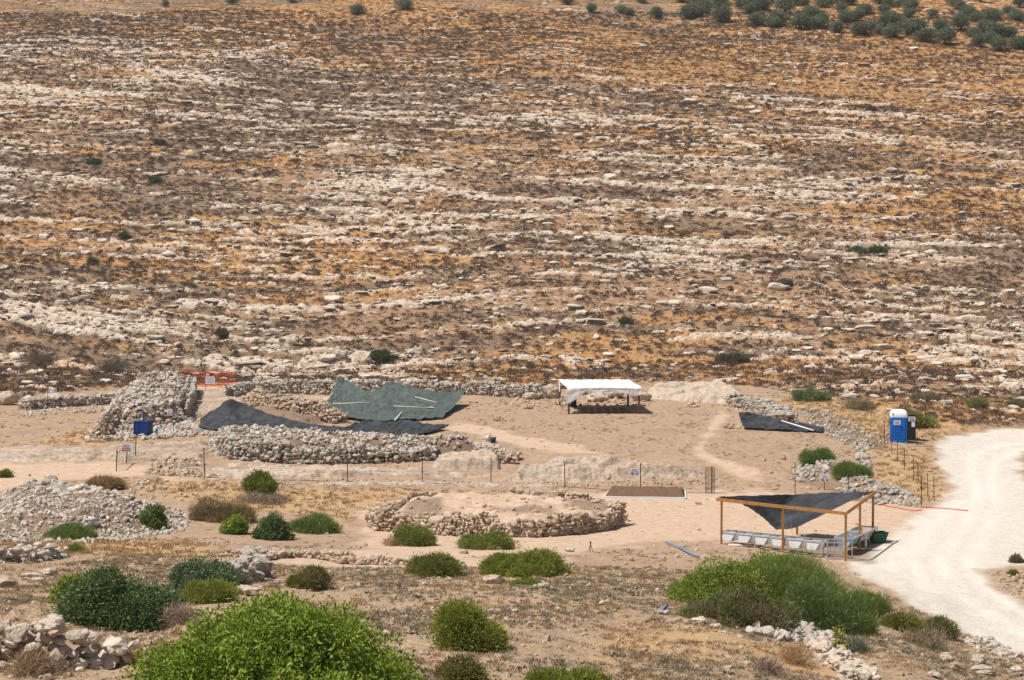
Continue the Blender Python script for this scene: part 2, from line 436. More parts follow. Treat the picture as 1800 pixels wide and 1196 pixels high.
M['wood'] = mat_wood("orange_brown_timber", (0.33, 0.15, 0.045), (0.47, 0.24, 0.08))
M['wood_dark'] = mat_wood("dark_red_timber", (0.12, 0.05, 0.03), (0.18, 0.08, 0.045))
M['plank'] = mat_wood("bleached_plank", (0.55, 0.48, 0.38), (0.70, 0.62, 0.52))
M['green_net'] = mat_net("grey_green_shade_net", (0.055, 0.078, 0.073), (0.105, 0.130, 0.120), .96)
M['black_net'] = mat_net("black_shade_net", (0.026, 0.028, 0.033), (0.062, 0.065, 0.074), .95)
M['hem'] = mat_plain("pale_green_hem", (0.17, 0.30, 0.27), .7)
M['tarp'] = mat_plain("white_tarpaulin", (0.82, 0.82, 0.83), .55, var=.06, scale=2)
M['blue_plastic'] = mat_plain("bright_blue_plastic", (0.005, 0.16, 0.62), .45, var=.15, scale=3)
M['white_plastic'] = mat_plain("white_plastic", (0.80, 0.81, 0.82), .4, var=.05)
M['dark_plastic'] = mat_plain("black_green_plastic", (0.022, 0.028, 0.030), .5)
M['navy'] = mat_plain("dark_blue_painted_steel", (0.008, 0.035, 0.17), .45, col2=(0.012, 0.05, 0.22))
M['iron'] = mat_plain("rusty_iron", (0.07, 0.045, 0.035), .8, col2=(0.04, 0.03, 0.028))
M['steel'] = mat_plain("galvanised_steel", (0.58, 0.58, 0.57), .45, metal=.35, var=.2)
M['red_mesh'] = mat_plain("red_barrier_plastic", (0.72, 0.05, 0.02), .5, col2=(0.80, 0.10, 0.03))
M['red_line'] = mat_plain("red_tape", (0.65, 0.07, 0.05), .5)
M['sign'] = mat_plain("white_sign_board", (0.90, 0.90, 0.92), .5, var=.04)
M['ink'] = mat_plain("dark_print", (0.05, 0.06, 0.12), .6)
M['ink_soft'] = mat_plain("faded_print", (0.42, 0.45, 0.55), .6)
M['pink_ink'] = mat_plain("purple_pink_print", (0.42, 0.15, 0.33), .6)
M['blue_pipe'] = mat_plain("blue_pipe", (0.16, 0.30, 0.52), .5)
M['green_plastic'] = mat_plain("dark_green_plastic", (0.012, 0.10, 0.05), .45)
M['yellow'] = mat_plain("yellow_lid", (0.75, 0.50, 0.02), .5)
M['sheet_blue'] = mat_plain("light_blue_sheet", (0.30, 0.42, 0.52), .4)
M['tray'] = mat_leaf("translucent_white_sheet", (0.80, 0.81, 0.82), (0.84, 0.85, 0.86), (0.86, 0.86, 0.86), .4, .5)

# ------------------------------------------------------------------ mesh helpers
def mesh_np(name, V, F, mat, smooth=False, attrs=None, loc=None):
    """V: Nx3, F: list of arrays (Mx3 / Mx4)"""
    me = bpy.data.meshes.new(name)
    V = np.asarray(V, dtype=np.float32)
    if not isinstance(F, list): F = [F]
    if F and isinstance(F[0], list) and not isinstance(F[0][0], (list, np.ndarray, tuple)): F = [F]
    F = [np.asarray(f, dtype=np.int32) for f in F if len(f)]
    nl = sum(f.size for f in F); nf = sum(len(f) for f in F)
    me.vertices.add(len(V)); me.vertices.foreach_set("co", V.ravel())
    me.loops.add(nl); me.loops.foreach_set("vertex_index", np.concatenate([f.ravel() for f in F]))
    me.polygons.add(nf)
    tot = np.concatenate([np.full(len(f), f.shape[1], np.int32) for f in F])
    st = np.concatenate([[0], np.cumsum(tot)[:-1]]).astype(np.int32)
    me.polygons.foreach_set("loop_start", st)
    me.polygons.foreach_set("use_smooth", np.full(nf, smooth))
    me.update(calc_edges=True)
    for k, v in (attrs or {}).items():
        a = me.attributes.new(k, 'FLOAT', 'POINT'); a.data.foreach_set("value", np.asarray(v, dtype=np.float32))
    me.materials.append(mat)
    return me

def link(name, me, parent=None, loc=(0, 0, 0), rotz=0.0):
    o = bpy.data.objects.new(name, me); COL.objects.link(o)
    o.location = loc; o.rotation_euler = (0, 0, rotz)
    if parent is not None: o.parent = parent
    return o

def tag(o, label=None, cat=None, group=None, kind=None):
    if label: o["label"] = label
    if cat: o["category"] = cat
    if group: o["group"] = group
    if kind: o["kind"] = kind
    return o

def thing(name, label, cat, loc=(0, 0, 0), rotz=0.0, group=None):
    o = bpy.data.objects.new(name, None); COL.objects.link(o)
    o.location = loc; o.rotation_euler = (0, 0, rotz); o.empty_display_size = .2
    return tag(o, label, cat, group)

class MB:
    """collects boxes, bars and tubes into one mesh"""
    def __init__(s): s.v = []; s.f4 = []; s.f3 = []
    def box(s, c, size, rot=None):
        n = len(s.v); c = Vector(c)
        for i in range(8):
            p = Vector(((i & 1) - .5, ((i >> 1) & 1) - .5, ((i >> 2) & 1) - .5))
            p = Vector((p.x * size[0], p.y * size[1], p.z * size[2]))
            if rot is not None: p = rot @ p
            s.v.append(tuple(c + p))
        for q in ((0, 2, 3, 1), (4, 5, 7, 6), (0, 1, 5, 4), (2, 6, 7, 3), (0, 4, 6, 2), (1, 3, 7, 5)):
            s.f4.append([n + k for k in q])
        return s
    def bar(s, a, b, w, h=None):
        a, b = Vector(a), Vector(b); d = b - a; L = d.length
        if L < 1e-6: return s
        q = d.to_track_quat('X', 'Z').to_matrix()
        return s.box((a + b) / 2, (L, w, h or w), q)
    def tube(s, pts, r, n=6, r1=None):
        pts = [Vector(p) for p in pts]; base = len(s.v); m = len(pts)
        for i, p in enumerate(pts):
            d = (pts[min(i + 1, m - 1)] - pts[max(i - 1, 0)]).normalized()
            q = d.to_track_quat('Z', 'Y').to_matrix()
            rr = r if r1 is None else r + (r1 - r) * i / (m - 1)
            for k in range(n):
                a = 2 * math.pi * k / n
                s.v.append(tuple(p + q @ Vector((math.cos(a) * rr, math.sin(a) * rr, 0))))
        for i in range(m - 1):
            for k in range(n):
                s.f4.append([base + i * n + k, base + i * n + (k + 1) % n, base + (i + 1) * n + (k + 1) % n, base + (i + 1) * n + k])
        for e in (0, m - 1):
            c = len(s.v); s.v.append(tuple(pts[e]))
            for k in range(n):
                s.f3.append([c, base + e * n + (k + 1) % n, base + e * n + k] if e == 0 else [c, base + e * n + k, base + e * n + (k + 1) % n])
        return s
    def face(s, pts):
        n = len(s.v); s.v += [tuple(p) for p in pts]
        (s.f4 if len(pts) == 4 else s.f3).append(list(range(n, n + len(pts))))
        return s
    def build(s, name, mat, parent=None, smooth=False, loc=(0, 0, 0), bevel=0.0, rel=True):
        V = np.array(s.v, dtype=np.float64)
        me = mesh_np(name, V, [f for f in (s.f4, s.f3) if f], mat, smooth)
        o = link(name, me, parent, loc)
        if bevel:
            b = o.modifiers.new("bevel", 'BEVEL'); b.width = bevel; b.segments = 2
        return o

def worldparts(root):
    """parts above were built in world coordinates: keep them in place under their moved root"""
    Mi = Matrix.LocRotScale(root.location, root.rotation_euler, None).inverted()
    for c in list(root.children): c.matrix_parent_inverse = Mi
    return root

# ------------------------------------------------------------------ stones
def ico(sub):
    import bmesh
    bm = bmesh.new(); bmesh.ops.create_icosphere(bm, subdivisions=sub, radius=1.0)
    V = np.array([v.co[:] for v in bm.verts]); F = np.array([[v.index for v in f.verts] for f in bm.faces])
    bm.free(); return V, F

ICO = {k: ico(k) for k in (1, 2, 3, 4)}
def stone_proto(sub, seed, cuts=9, flat=1.0, rough=.12):
    r = np.random.RandomState(seed); V, F = ICO[sub]; V = V.copy()
    for _ in range(cuts):
        n = r.normal(size=3); n /= np.linalg.norm(n); d = r.uniform(.50, .88)
        t = V @ n; k = t > d
        V[k] -= np.outer(t[k] - d, n) * .92
    nz = fbm(V[:, 0] * 1.7 + seed, V[:, 1] * 1.7 + V[:, 2] * 2.3, 3, seed)
    V *= (1 + rough * nz)[:, None]
    V /= np.abs(V).max(0); V[:, 2] *= flat
    return V, F

PROT1 = [stone_proto(1, 100 + i, 5) for i in range(12)]
PROT2 = [stone_proto(2, 200 + i, 14) for i in range(12)]
PROT3 = [stone_proto(3, 300 + i, 12, rough=.3) for i in range(12)]

def rotmats(rx, ry, rz):
    cx, sx, cy, sy, cz, sz = np.cos(rx), np.sin(rx), np.cos(ry), np.sin(ry), np.cos(rz), np.sin(rz)
    R = np.empty((len(rx), 3, 3))
    R[:, 0, 0] = cz * cy; R[:, 0, 1] = cz * sy * sx - sz * cx; R[:, 0, 2] = cz * sy * cx + sz * sx
    R[:, 1, 0] = sz * cy; R[:, 1, 1] = sz * sy * sx + cz * cx; R[:, 1, 2] = sz * sy * cx - cz * sx
    R[:, 2, 0] = -sy; R[:, 2, 1] = cy * sx; R[:, 2, 2] = cy * cx
    return R

def merge(protos, P, S, R, rng, tint=None):
    """copies of the prototypes at P (Nx3), scale S (Nx3), rotation R (Nx3x3) as one set of arrays"""
    N = len(P); which = rng.randint(0, len(protos), N); tint = rng.rand(N) if tint is None else tint
    Vs, F3, F4, Ts, off = [], [], [], [], 0
    for k, (V, F) in enumerate(protos):
        idx = np.nonzero(which == k)[0]
        if not len(idx): continue
        W = np.einsum('nij,nvj->nvi', R[idx], V[None] * S[idx][:, None, :]) + P[idx][:, None, :]
        fo = F[None] + (np.arange(len(idx)) * len(V))[:, None, None] + off
        Vs.append(W.reshape(-1, 3)); (F3 if F.shape[1] == 3 else F4).append(fo.reshape(-1, F.shape[1]))
        Ts.append(np.repeat(tint[idx], len(V))); off += len(idx) * len(V)
    Fs = []
    if F3: Fs.append(np.concatenate(F3))
    if F4: Fs.append(np.concatenate(F4))
    return np.concatenate(Vs), Fs, np.concatenate(Ts)

def stones(name, P, size, mat, rng, parent=None, protos=None, flat=(.55, .9), elong=(.75, 1.3), tilt=.5, smooth=False, xs=1.0, zr=None):
    N = len(P); P = np.asarray(P)
    S = np.stack([size * xs * rng.uniform(*elong, N), size * rng.uniform(*elong, N), size * rng.uniform(*flat, N)], 1)
    R = rotmats(rng.normal(0, tilt, N), rng.normal(0, tilt, N), rng.uniform(0, 6.28, N) if zr is None else rng.normal(0, zr, N))
    V, F, T = merge(protos or PROT2, P, S, R, rng)
    return link(name, mesh_np(name, V, F, mat, smooth, {"tint": T}), parent)

def dens(P, n, rng):
    """n random points inside polygon P (world xy)"""
    out = []; lo, hi = P.min(0), P.max(0); tot = 0
    while tot < n:
        q = lo + (hi - lo) * rng.rand(n * 3, 2)
        q = q[sdist(q[:, 0], q[:, 1], P) > 0]; out.append(q); tot += len(q)
        if len(q) == 0: break
    return np.concatenate(out)[:n]

# ------------------------------------------------------------------ the land
ROAD = poly_px([(2400, 742), (1800, 756), (1740, 757), (1700, 762), (1660, 771), (1644, 785), (1650, 812), (1664, 840), (1668, 866), (1652, 884), (1610, 905), (1570, 935), (1520, 975), (1478, 992), (1540, 1028), (1600, 1070), (1700, 1112), (1800, 1158), (2400, 1330)])
ISLES = [poly_px(p) for p in ([(1793, 800), (1812, 795), (1900, 800), (1960, 850), (1860, 872), (1806, 850)],
                              [(1738, 1003), (1775, 996), (1900, 985), (1980, 1010), (1900, 1090), (1800, 1062), (1745, 1032)])]
SANDS = [(poly_px(p), e) for p, e in [
    ([(590, 985), (640, 962), (610, 935), (640, 900), (700, 880), (900, 868), (1060, 868), (1250, 862), (1340, 862), (1480, 880), (1560, 886), (1700, 900), (1620, 950), (1500, 998), (1300, 958), (1170, 950), (1060, 966), (1000, 975), (860, 980), (740, 985)], 1.6),
    ([(-400, 868), (0, 862), (110, 845), (260, 838), (400, 846), (380, 828), (300, 815), (140, 812), (0, 812), (-400, 812)], 1.5),
    ([(800, 742), (860, 750), (930, 768), (1010, 782), (1060, 800), (960, 796), (860, 772), (790, 756)], .8),
    ([(1265, 722), (1285, 730), (1262, 752), (1240, 790), (1262, 806), (1330, 825), (1350, 850), (1290, 840), (1230, 806), (1222, 790), (1240, 755)], .6),
    ([(640, 965), (900, 985), (1000, 978), (1000, 990), (760, 1003), (500, 1000), (400, 985), (420, 972)], 1.2),
    ([(335, 672), (420, 690), (600, 700), (600, 730), (470, 700), (345, 740), (310, 735), (345, 700)], .6),
]]
GOLDS = [(poly_px(p), e) for p, e in [
    ([(480, 855), (700, 858), (980, 868), (900, 870), (700, 878), (640, 900), (600, 925), (500, 905), (400, 895), (330, 880), (160, 862), (200, 838), (300, 845)], 2.0),
    ([(-300, 925), (0, 955), (160, 948), (330, 950), (420, 975), (200, 985), (0, 968), (-300, 960)], 2.0),
    ([(1320, 705), (1400, 698), (1560, 715), (1800, 712), (1800, 745), (1660, 765), (1600, 800), (1560, 830), (1530, 790), (1400, 730)], 2.0),
    ([(1640, 800), (1662, 850), (1650, 880), (1560, 885), (1520, 820), (1560, 790)], 1.5),
    ([(1070, 1070), (1180, 1095), (1330, 1115), (1450, 1160), (1500, 1196), (1100, 1196), (1000, 1150)], 2.0),
    ([(230, 672), (420, 664), (900, 668), (980, 672), (980, 680), (420, 682), (240, 690)], 1.5),
    ([(160, 748), (240, 775), (160, 785), (60, 780)], 1.5),
]]

TRACKS = [(poly_px(p), w) for p, w in [([(1900, 772), (1760, 782), (1712, 800), (1706, 830), (1720, 870), (1700, 920), (1650, 985), (1690, 1050), (1800, 1120)], .45),
    ([(1900, 784), (1790, 792), (1748, 812), (1744, 850), (1752, 890), (1730, 940), (1700, 990), (1740, 1040), (1850, 1100)], .45),
    ([(1660, 905), (1600, 960), (1560, 1000)], .5), ([(1690, 880), (1640, 930), (1600, 985), (1640, 1040)], .4)]]
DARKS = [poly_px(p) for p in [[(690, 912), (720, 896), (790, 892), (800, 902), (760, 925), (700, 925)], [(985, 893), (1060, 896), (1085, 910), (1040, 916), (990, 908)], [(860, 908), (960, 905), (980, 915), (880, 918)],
    [(255, 835), (270, 812), (330, 802), (362, 815), (358, 840)], [(1530, 990), (1490, 985), (1300, 958), (1420, 948), (1535, 950)], [(1395, 722), (1440, 718), (1500, 745), (1560, 778), (1550, 792), (1500, 790), (1440, 760)], [(700, 700), (800, 712), (770, 726), (600, 735), (570, 715)]]]  # shelter patch carries roof shade in its colour; ground below green net darker
def build_land():
    pxc = np.concatenate([np.arange(-700, -60, 16), np.arange(-60, 1860, 1.9), np.arange(1860, 2501, 16)])
    ac = (pxc - 900) / F_PX
    # rows: fine where the picture is, coarse behind and beyond
    pyr = np.arange(1260, 676, -0.95)
    d_near = np.interp(pyr[::-1], [676, 700, 760, 800, 850, 935, 965, 1000, 1040, 1090, 1196, 1260], [156, 147.5, 127, 114.5, 108, 91, 85, 67.5, 55, 47, 38, 34])[::-1]
    rows = np.concatenate([[-60, -30, -10], np.arange(0, 34, .5), d_near, np.arange(156.3, 362, .24), np.geomspace(363, 880, 60)])
    rows = np.unique(np.round(rows, 4))
    A, Y = np.meshgrid(ac, rows)
    X = A * np.maximum(Y, 12.0) * 1.0
    side = np.abs(A) > .29
    wide = np.where(Y < 60, 1 + np.clip((60 - Y) / 60, 0, 2) * 2.2, 1)
    X = np.where(side, np.sign(A) * (.29 * np.maximum(Y, 12) + (np.abs(A) - .29) * np.maximum(Y, 12) * 3.0 * wide), X)
    x, y = X.ravel(), Y.ravel()
    z = H(x, y)
    at = {k: np.zeros(x.size) for k in ("rock", "gold", "scrub", "sand", "road", "hill", "litter", "track", "dirt")}  # dirt: brown soil patches plus painted shade in stone gaps and under the shelter
    at["hill"] = hill_w(x, y)
    wob = fbm(x / 1.7, y / 3.0, 3, 61)
    m = at["hill"] > 0
    h_, r, g, sc = fields(x[m], y[m])
    at["rock"][m] = sstep(ROCK_T - .005, ROCK_T + .035, r) * h_
    at["gold"][m] = sstep(.02, .16, g) * h_
    at["scrub"][m] = sstep(.0, .14, sc) * h_
    for P, e in SANDS:
        q = near(x, y, P, 2 * e)
        at["sand"][q] = np.maximum(at["sand"][q], sstep(-.4 * e, .7 * e, sdist(x[q], y[q], P) + 1.2 * e * wob[q]))
    for P, e in GOLDS:
        q = near(x, y, P, 2 * e)
        at["gold"][q] = np.maximum(at["gold"][q], sstep(-.5 * e, .9 * e, sdist(x[q], y[q], P) + 1.6 * e * wob[q]))
    q = near(x, y, ROAD, 3)
    d = sdist(x[q], y[q], ROAD)
    for P in ISLES: d = np.minimum(d, -sdist(x[q], y[q], P))
    at["road"][q] = sstep(-.35, .6, d + .8 * wob[q])
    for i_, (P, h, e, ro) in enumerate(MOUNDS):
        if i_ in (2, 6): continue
        w_ = near(x, y, P, .6); at["dirt"][w_] = np.maximum(at["dirt"][w_], sstep(-.4, .2, sdist(x[w_], y[w_], P)))  # ground darkened under the heaps to paint shaded gaps between stones
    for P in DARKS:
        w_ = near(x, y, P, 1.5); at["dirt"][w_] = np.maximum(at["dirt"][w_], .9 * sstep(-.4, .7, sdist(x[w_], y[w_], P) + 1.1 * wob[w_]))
    tr = np.zeros(len(d))
    for L_, w_ in TRACKS: tr = np.maximum(tr, np.exp(-(sdist(x[q], y[q], L_, False) / w_) ** 2))
    at["track"][q] = np.clip(tr + .25 * wob[q], 0, 1)
    at["litter"] = (1 - sstep(64, 80, y)) * (1 - at["road"]) * (1 - at["sand"])
    nr, nc = A.shape
    i = np.arange(nr * nc).reshape(nr, nc)
    F = np.stack([i[:-1, :-1].ravel(), i[:-1, 1:].ravel(), i[1:, 1:].ravel(), i[1:, :-1].ravel()], 1)
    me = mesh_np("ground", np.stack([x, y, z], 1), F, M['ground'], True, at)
    return tag(link("ground", me), kind="structure")
ground = build_land()
print("land", len(ground.data.vertices))

# ------------------------------------------------------------------ bedrock outcrops
def outcrop(name, label, cat, pts, h, edge=.5, rough=.35, mat='bedrock', seed=1, step=.075, strata=.0, group=None, sink=.12):
    P = poly_px(pts)
    lo, hi = P.min(0) - .3, P.max(0) + .3
    xs = np.arange(lo[0], hi[0], step); ys = np.arange(lo[1], hi[1], step)
    X, Y = np.meshgrid(xs, ys); x, y = X.ravel(), Y.ravel()
    d = sdist(x, y, P) + .35 * fbm(x / .9, y / .9, 3, seed)
    n = fbm(x / 1.5, y / .8, 4, seed + 5)
    ht = h * sstep(-.05, edge, d) * (1 + rough * fbm(x / 3.0, y / 1.6, 2, seed + 9)) + .30 * rough * n * sstep(0, .4, d)
    cr = np.abs(fbm(x / 1.9, y / .7, 3, seed + 13)); ht -= .30 * h * sstep(.06, .0, cr) * sstep(0, .3, d)
    pk = fbm(x / .42, y / .26, 3, seed + 15); ht += (.10 * pk - .16 * h * sstep(.25, .5, pk)) * sstep(0, .25, d) * sstep(0, .3, h)
    br = fbm(x / 2.6, y / 1.4, 2, seed + 19); ht *= 1 - .35 * sstep(.12, .30, br)
    if strata: ht = ht * .4 + .6 * (np.floor(ht / strata) + sstep(.55, 1, (ht / strata) % 1)) * strata
    zb = Hbase(x, y)
    z = zb + ht - sink
    keep = d > -.12
    z[~keep] = zb[~keep] - .5
    i = np.arange(X.size).reshape(X.shape)
    F = np.stack([i[:-1, :-1].ravel(), i[:-1, 1:].ravel(), i[1:, 1:].ravel(), i[1:, :-1].ravel()], 1)
    F = F[keep[F].any(1)]
    used = np.unique(F); mp = np.zeros(X.size, int); mp[used] = np.arange(len(used))
    c = Vector((P[:, 0].mean(), P[:, 1].mean(), 0)); c.z = float(Hbase(c.x, c.y))
    V = np.stack([x, y, z], 1)[used] - np.array(c)
    o = link(name, mesh_np(name, V, mp[F], M[mat], True), None, c)
    return tag(o, label, cat, group)

outcrop('rock_outcrop', 'long pale rounded bedrock hump behind the fence in the middle of the site', 'bedrock',
        [(868, 848), (900, 832), (960, 822), (1010, 814), (1060, 812), (1120, 818), (1180, 822), (1235, 830), (1280, 832), (1225, 842), (1100, 846), (1000, 850)], .95, 1.25, .45, seed=3)
outcrop('rock_outcrop', 'flat topped pale bedrock block below the right end of the long front stone wall', 'bedrock',
        [(762, 824), (766, 808), (800, 803), (862, 805), (884, 814), (880, 828), (820, 829)], .65, .35, .25, seed=23)
outcrop('rock_outcrop', 'low pale bedrock ledge running under the long front stone wall', 'bedrock',
        [(356, 840), (364, 824), (420, 822), (520, 824), (640, 822), (760, 828), (880, 838), (860, 842), (700, 838), (560, 842), (440, 846)], .40, .5, .8, seed=33, strata=.16)
outcrop('rock_outcrop', 'cracked pale bedrock shelf in front of the blue tank and rubble platform', 'bedrock',
        [(160, 806), (175, 790), (240, 781), (300, 781), (370, 774), (376, 800), (360, 812), (280, 806), (220, 812)], .38, .7, .6, seed=43, strata=.2)
outcrop('rock_outcrop', 'low pale bedrock strip at the far left behind the dirt track', 'bedrock',
        [(-60, 812), (-60, 788), (0, 787), (90, 786), (175, 788), (200, 800), (160, 812), (60, 814)], .35, .8, .6, seed=53)
outcrop('rock_outcrop', 'long smooth bedrock hump right of the white canopy at the foot of the slope', 'bedrock',
        [(1128, 700), (1140, 686), (1200, 682), (1262, 682), (1300, 690), (1320, 705), (1280, 712), (1200, 706)], .72, .9, .5, 'limestone', seed=63)
outcrop('rock_outcrop', 'pinkish bedrock floor between the back stone wall and the black nets', 'bedrock',
        [(318, 735), (338, 690), (400, 684), (440, 696), (560, 700), (600, 712), (560, 722), (440, 705), (400, 720), (345, 738)], .28, .5, .7, seed=73, strata=.12)
outcrop('rock_outcrop', 'narrow bedrock step just behind the fence line left of the middle', 'bedrock',
        [(520, 852), (600, 847), (720, 845), (860, 850), (980, 854), (980, 858), (800, 856), (640, 853)], .22, .3, .6, seed=83)

# ------------------------------------------------------------------ dry stone walls and rubble
def wall(name, label, cat, pts, h, thick, size, mat='wallstone', seed=1, base_h=0.0, taper=(1, 1), top=1.0, protos=None, jit=.35, group=None, offs=0.0, world_pts=None, coarse=1.0):
    rng = np.random.RandomState(seed)
    L = world_pts if world_pts is not None else poly_px(pts)
    seg = np.diff(L, axis=0); ln = np.hypot(seg[:, 0], seg[:, 1]); cum = np.concatenate([[0], np.cumsum(ln)])
    tot = cum[-1]; out = []; sz = []
    def at_s(sv):
        k = min(np.searchsorted(cum, sv, side='right') - 1, len(ln) - 1); t = (sv - cum[k]) / ln[k]
        p = L[k] + seg[k] * t; n = np.array([-seg[k][1], seg[k][0]]) / ln[k]
        return p, n
    layers = max(1, int(h / (size * 1.05)))
    step = size * 1.55
    nt = max(1, int(thick / (size * 1.3)))
    for li in range(layers + 1):
        sv = rng.uniform(0, step)
        while sv < tot:
            u = sv / tot
            hl = h * (taper[0] * (1 - u) + taper[1] * u) * (1 + .18 * math.sin(sv * 1.3 + seed) + .1 * math.sin(sv * 3.7))
            zz = (li + .35) * size * 1.05
            if zz > hl + size * .4: sv += step; continue
            p, n = at_s(sv)
            istop = zz > hl - size * 1.0
            cols = range(nt + 1) if (istop or nt <= 1) else (0, nt)
            for c in cols:
                o = (c / max(nt, 1) - .5) * thick + offs
                q = p + n * (o + rng.normal(0, size * jit * .6)) + seg[0] / (ln[0] + 1e-9) * rng.normal(0, size * jit)
                s_ = size * (.50 + .85 * rng.rand() ** 2) * coarse
                out.append((q[0], q[1], zz + rng.normal(0, size * jit * .35) + (rng.rand() * size * .4 * top if istop else 0))); sz.append(s_)
            sv += step * rng.uniform(.75, 1.2)
    out = np.array(out); sz = np.array(sz)
    out[:, 2] += H(out[:, 0], out[:, 1]) + base_h
    c = out.mean(0); c[2] = float(H(c[0], c[1]))
    # ends of the wall crumble into loose stones
    ne = int(6 + tot * .5)
    S = rng.uniform(0, tot, ne)
    lo = np.array([at_s(s_)[0] + at_s(s_)[1] * (-1) * rng.uniform(.3, 1.2) * thick for s_ in S]); 
    lz = H(lo[:, 0], lo[:, 1]) + base_h * 0
    out = np.concatenate([out, np.c_[lo, lz]]); sz = np.concatenate([sz, size * rng.uniform(.3, .7, ne)])
    o = stones(name, out - c, sz, M[mat], rng, protos=protos or (PROT2 if size > .1 else PROT1), flat=(.55, .85), elong=(.85, 1.35), tilt=.28)
    o.location = c
    return tag(o, label, cat, group)

def heap(name, label, cat, pts, n, size, mat='heapstone', seed=1, parent=None, zoff=0.0, protos=None, kind=None, pw=2.2, world=None):
    rng = np.random.RandomState(seed); P = poly_px(pts) if world is None else world
    q = dens(P, n, rng)
    s_ = size * (.45 + 1.1 * rng.rand(len(q)) ** pw)
    z = H(q[:, 0], q[:, 1]) + s_ * .25 + zoff
    c = np.array([P[:, 0].mean(), P[:, 1].mean(), 0]); c[2] = float(H(c[0], c[1]))
    o = stones(name, np.c_[q, z] - c, s_, M[mat], rng, protos=protos or PROT2, flat=(.45, .85), tilt=.6)
    o.location = c
    return tag(o, label, cat, None, kind or (None if name.endswith('heap') else 'stuff'))

# back wall under the slope, with the boulders at its right end
wall('stone_wall', 'grey dry stone wall at the foot of the slope behind the green net', 'stone wall',
     [(405, 700), (440, 694), (520, 691), (590, 693), (680, 692), (760, 692), (840, 693), (900, 697), (965, 700)], 1.05, 1.1, .17, seed=11, taper=(1, .75))
wall('stone_wall', 'low grey wall of mixed boulders at the far left behind the flag', 'stone wall',
     [(40, 720), (100, 715), (150, 712), (215, 706)], .75, 1.0, .19, seed=12)
wall('stone_wall', 'inner rubble wall between the green net and the black net', 'stone wall',
     [(440, 716), (490, 728), (540, 738), (600, 744)], .75, 1.2, .17, 'tanstone', seed=13)
wall('stone_wall', 'long front wall of big grey stones in front of the black net, high at its left end', 'stone wall',
     [(396, 798), (420, 806), (500, 812), (600, 812), (700, 808), (765, 804)], 1.15, 1.0, .18, seed=14, taper=(1.15, .5), base_h=-.1)
heap('rubble_top', 'loose grey rubble spread over the top of the long front wall', 'rubble',
     [(372, 796), (368, 765), (420, 758), (520, 768), (640, 772), (760, 778), (850, 782), (905, 800), (860, 806), (700, 806), (500, 806), (410, 804)], 2600, .13, 'heapstone', 15, zoff=.05)
wall('stone_wall', 'tumbled low wall end beside the flat topped bedrock block', 'stone wall',
     [(862, 800), (880, 808), (910, 812)], .4, .8, .14, 'tanstone', seed=16)
heap('rubble_platform', 'big raised platform of grey rubble behind the dark blue tank', 'rubble',
     [(150, 778), (180, 735), (226, 688), (330, 676), (342, 690), (338, 745), (372, 765), (255, 774)], 3600, .15, 'heapstone', 17, zoff=.04)
wall('stone_wall', 'steep shaded stone face on the right side of the rubble platform', 'stone wall',
     [(338, 690), (334, 712), (322, 740)], 1.25, .5, .15, 'wallstone', seed=18)
heap('gravel_heap', 'broad heap of light grey gravel on the left before the dirt track', 'gravel heap',
     [(-60, 952), (-40, 882), (60, 862), (130, 862), (230, 880), (350, 905), (320, 935), (170, 955)], 5200, .105, 'heapstone', 19, pw=3)
heap('gravel_heap', 'larger loose stones crowning the peak of the grey gravel heap', 'gravel heap',
     [(40, 890), (70, 864), (130, 862), (170, 880), (210, 900), (100, 905)], 420, .21, 'heapstone', 20, protos=PROT2)
heap('rubble_patch', 'tan rubble and dirt left of the front wall beside the leaning fence post', 'rubble',
     [(255, 835), (270, 810), (330, 800), (362, 815), (358, 840), (300, 838)], 380, .15, 'tanstone', 21, protos=PROT2)
wall('stone_wall', 'rubble wall running down to the right of the smooth bedrock hump', 'stone wall',
     [(1290, 712), (1330, 720), (1365, 732), (1382, 745)], .7, 1.5, .16, seed=22)
heap('rubble_strip', 'strip of small grey rubble leading from the slope down to the blue toilet', 'rubble',
     [(1395, 720), (1440, 718), (1500, 745), (1560, 778), (1550, 792), (1500, 790), (1440, 760)], 520, .13, 'wallstone', 23)
heap('rubble_strip', 'scatter of pale stones below the green bush right of the footpath', 'rubble',
     [(1385, 845), (1405, 812), (1450, 806), (1475, 822), (1480, 842), (1430, 850)], 300, .15, 'wallstone', 24, protos=PROT2)
heap('rubble_strip', 'rubble bank between the white sign and the leaning rods', 'rubble',
     [(1480, 850), (1530, 848), (1590, 862), (1622, 880), (1610, 892), (1540, 888), (1470, 868)], 560, .14, 'wallstone', 25)
heap('rubble_strip', 'narrow trail of stones climbing from the rubble bank beside the dark green bush', 'rubble',
     [(1498, 840), (1506, 800), (1496, 782), (1512, 780), (1530, 812), (1530, 845)], 260, .15, 'wallstone', 26)

# ring of stone around the mound
def ring_px(cx, cy, rx, ry, a0, a1, n=40):
    return [(cx + rx * math.cos(math.radians(a0 + (a1 - a0) * i / n)), cy - ry * math.sin(math.radians(a0 + (a1 - a0) * i / n))) for i in range(n + 1)]
wall('stone_ring', 'curved front wall of tan boulders holding the round earth mound', 'stone ring',
     [(652, 925), (672, 934), (740, 938), (800, 942), (870, 944), (940, 944), (1010, 940), (1062, 932), (1092, 922)], 1.12, .32, .15, 'tanstone', seed=31, protos=PROT2, taper=(.85, .8), base_h=-.1, jit=.25)
wall('stone_ring', 'low broken back wall of the round earth mound', 'stone ring',
     [(652, 922), (672, 905), (700, 894), (740, 886), (775, 878)], .35, .3, .12, 'tanstone', seed=32, base_h=.0)
wall('stone_ring', 'scattered stones along the far right rim of the round earth mound', 'stone ring',
     [(1095, 918), (1080, 905), (1040, 893), (980, 886), (900, 880)], .28, .5, .15, 'tanstone', seed=33)
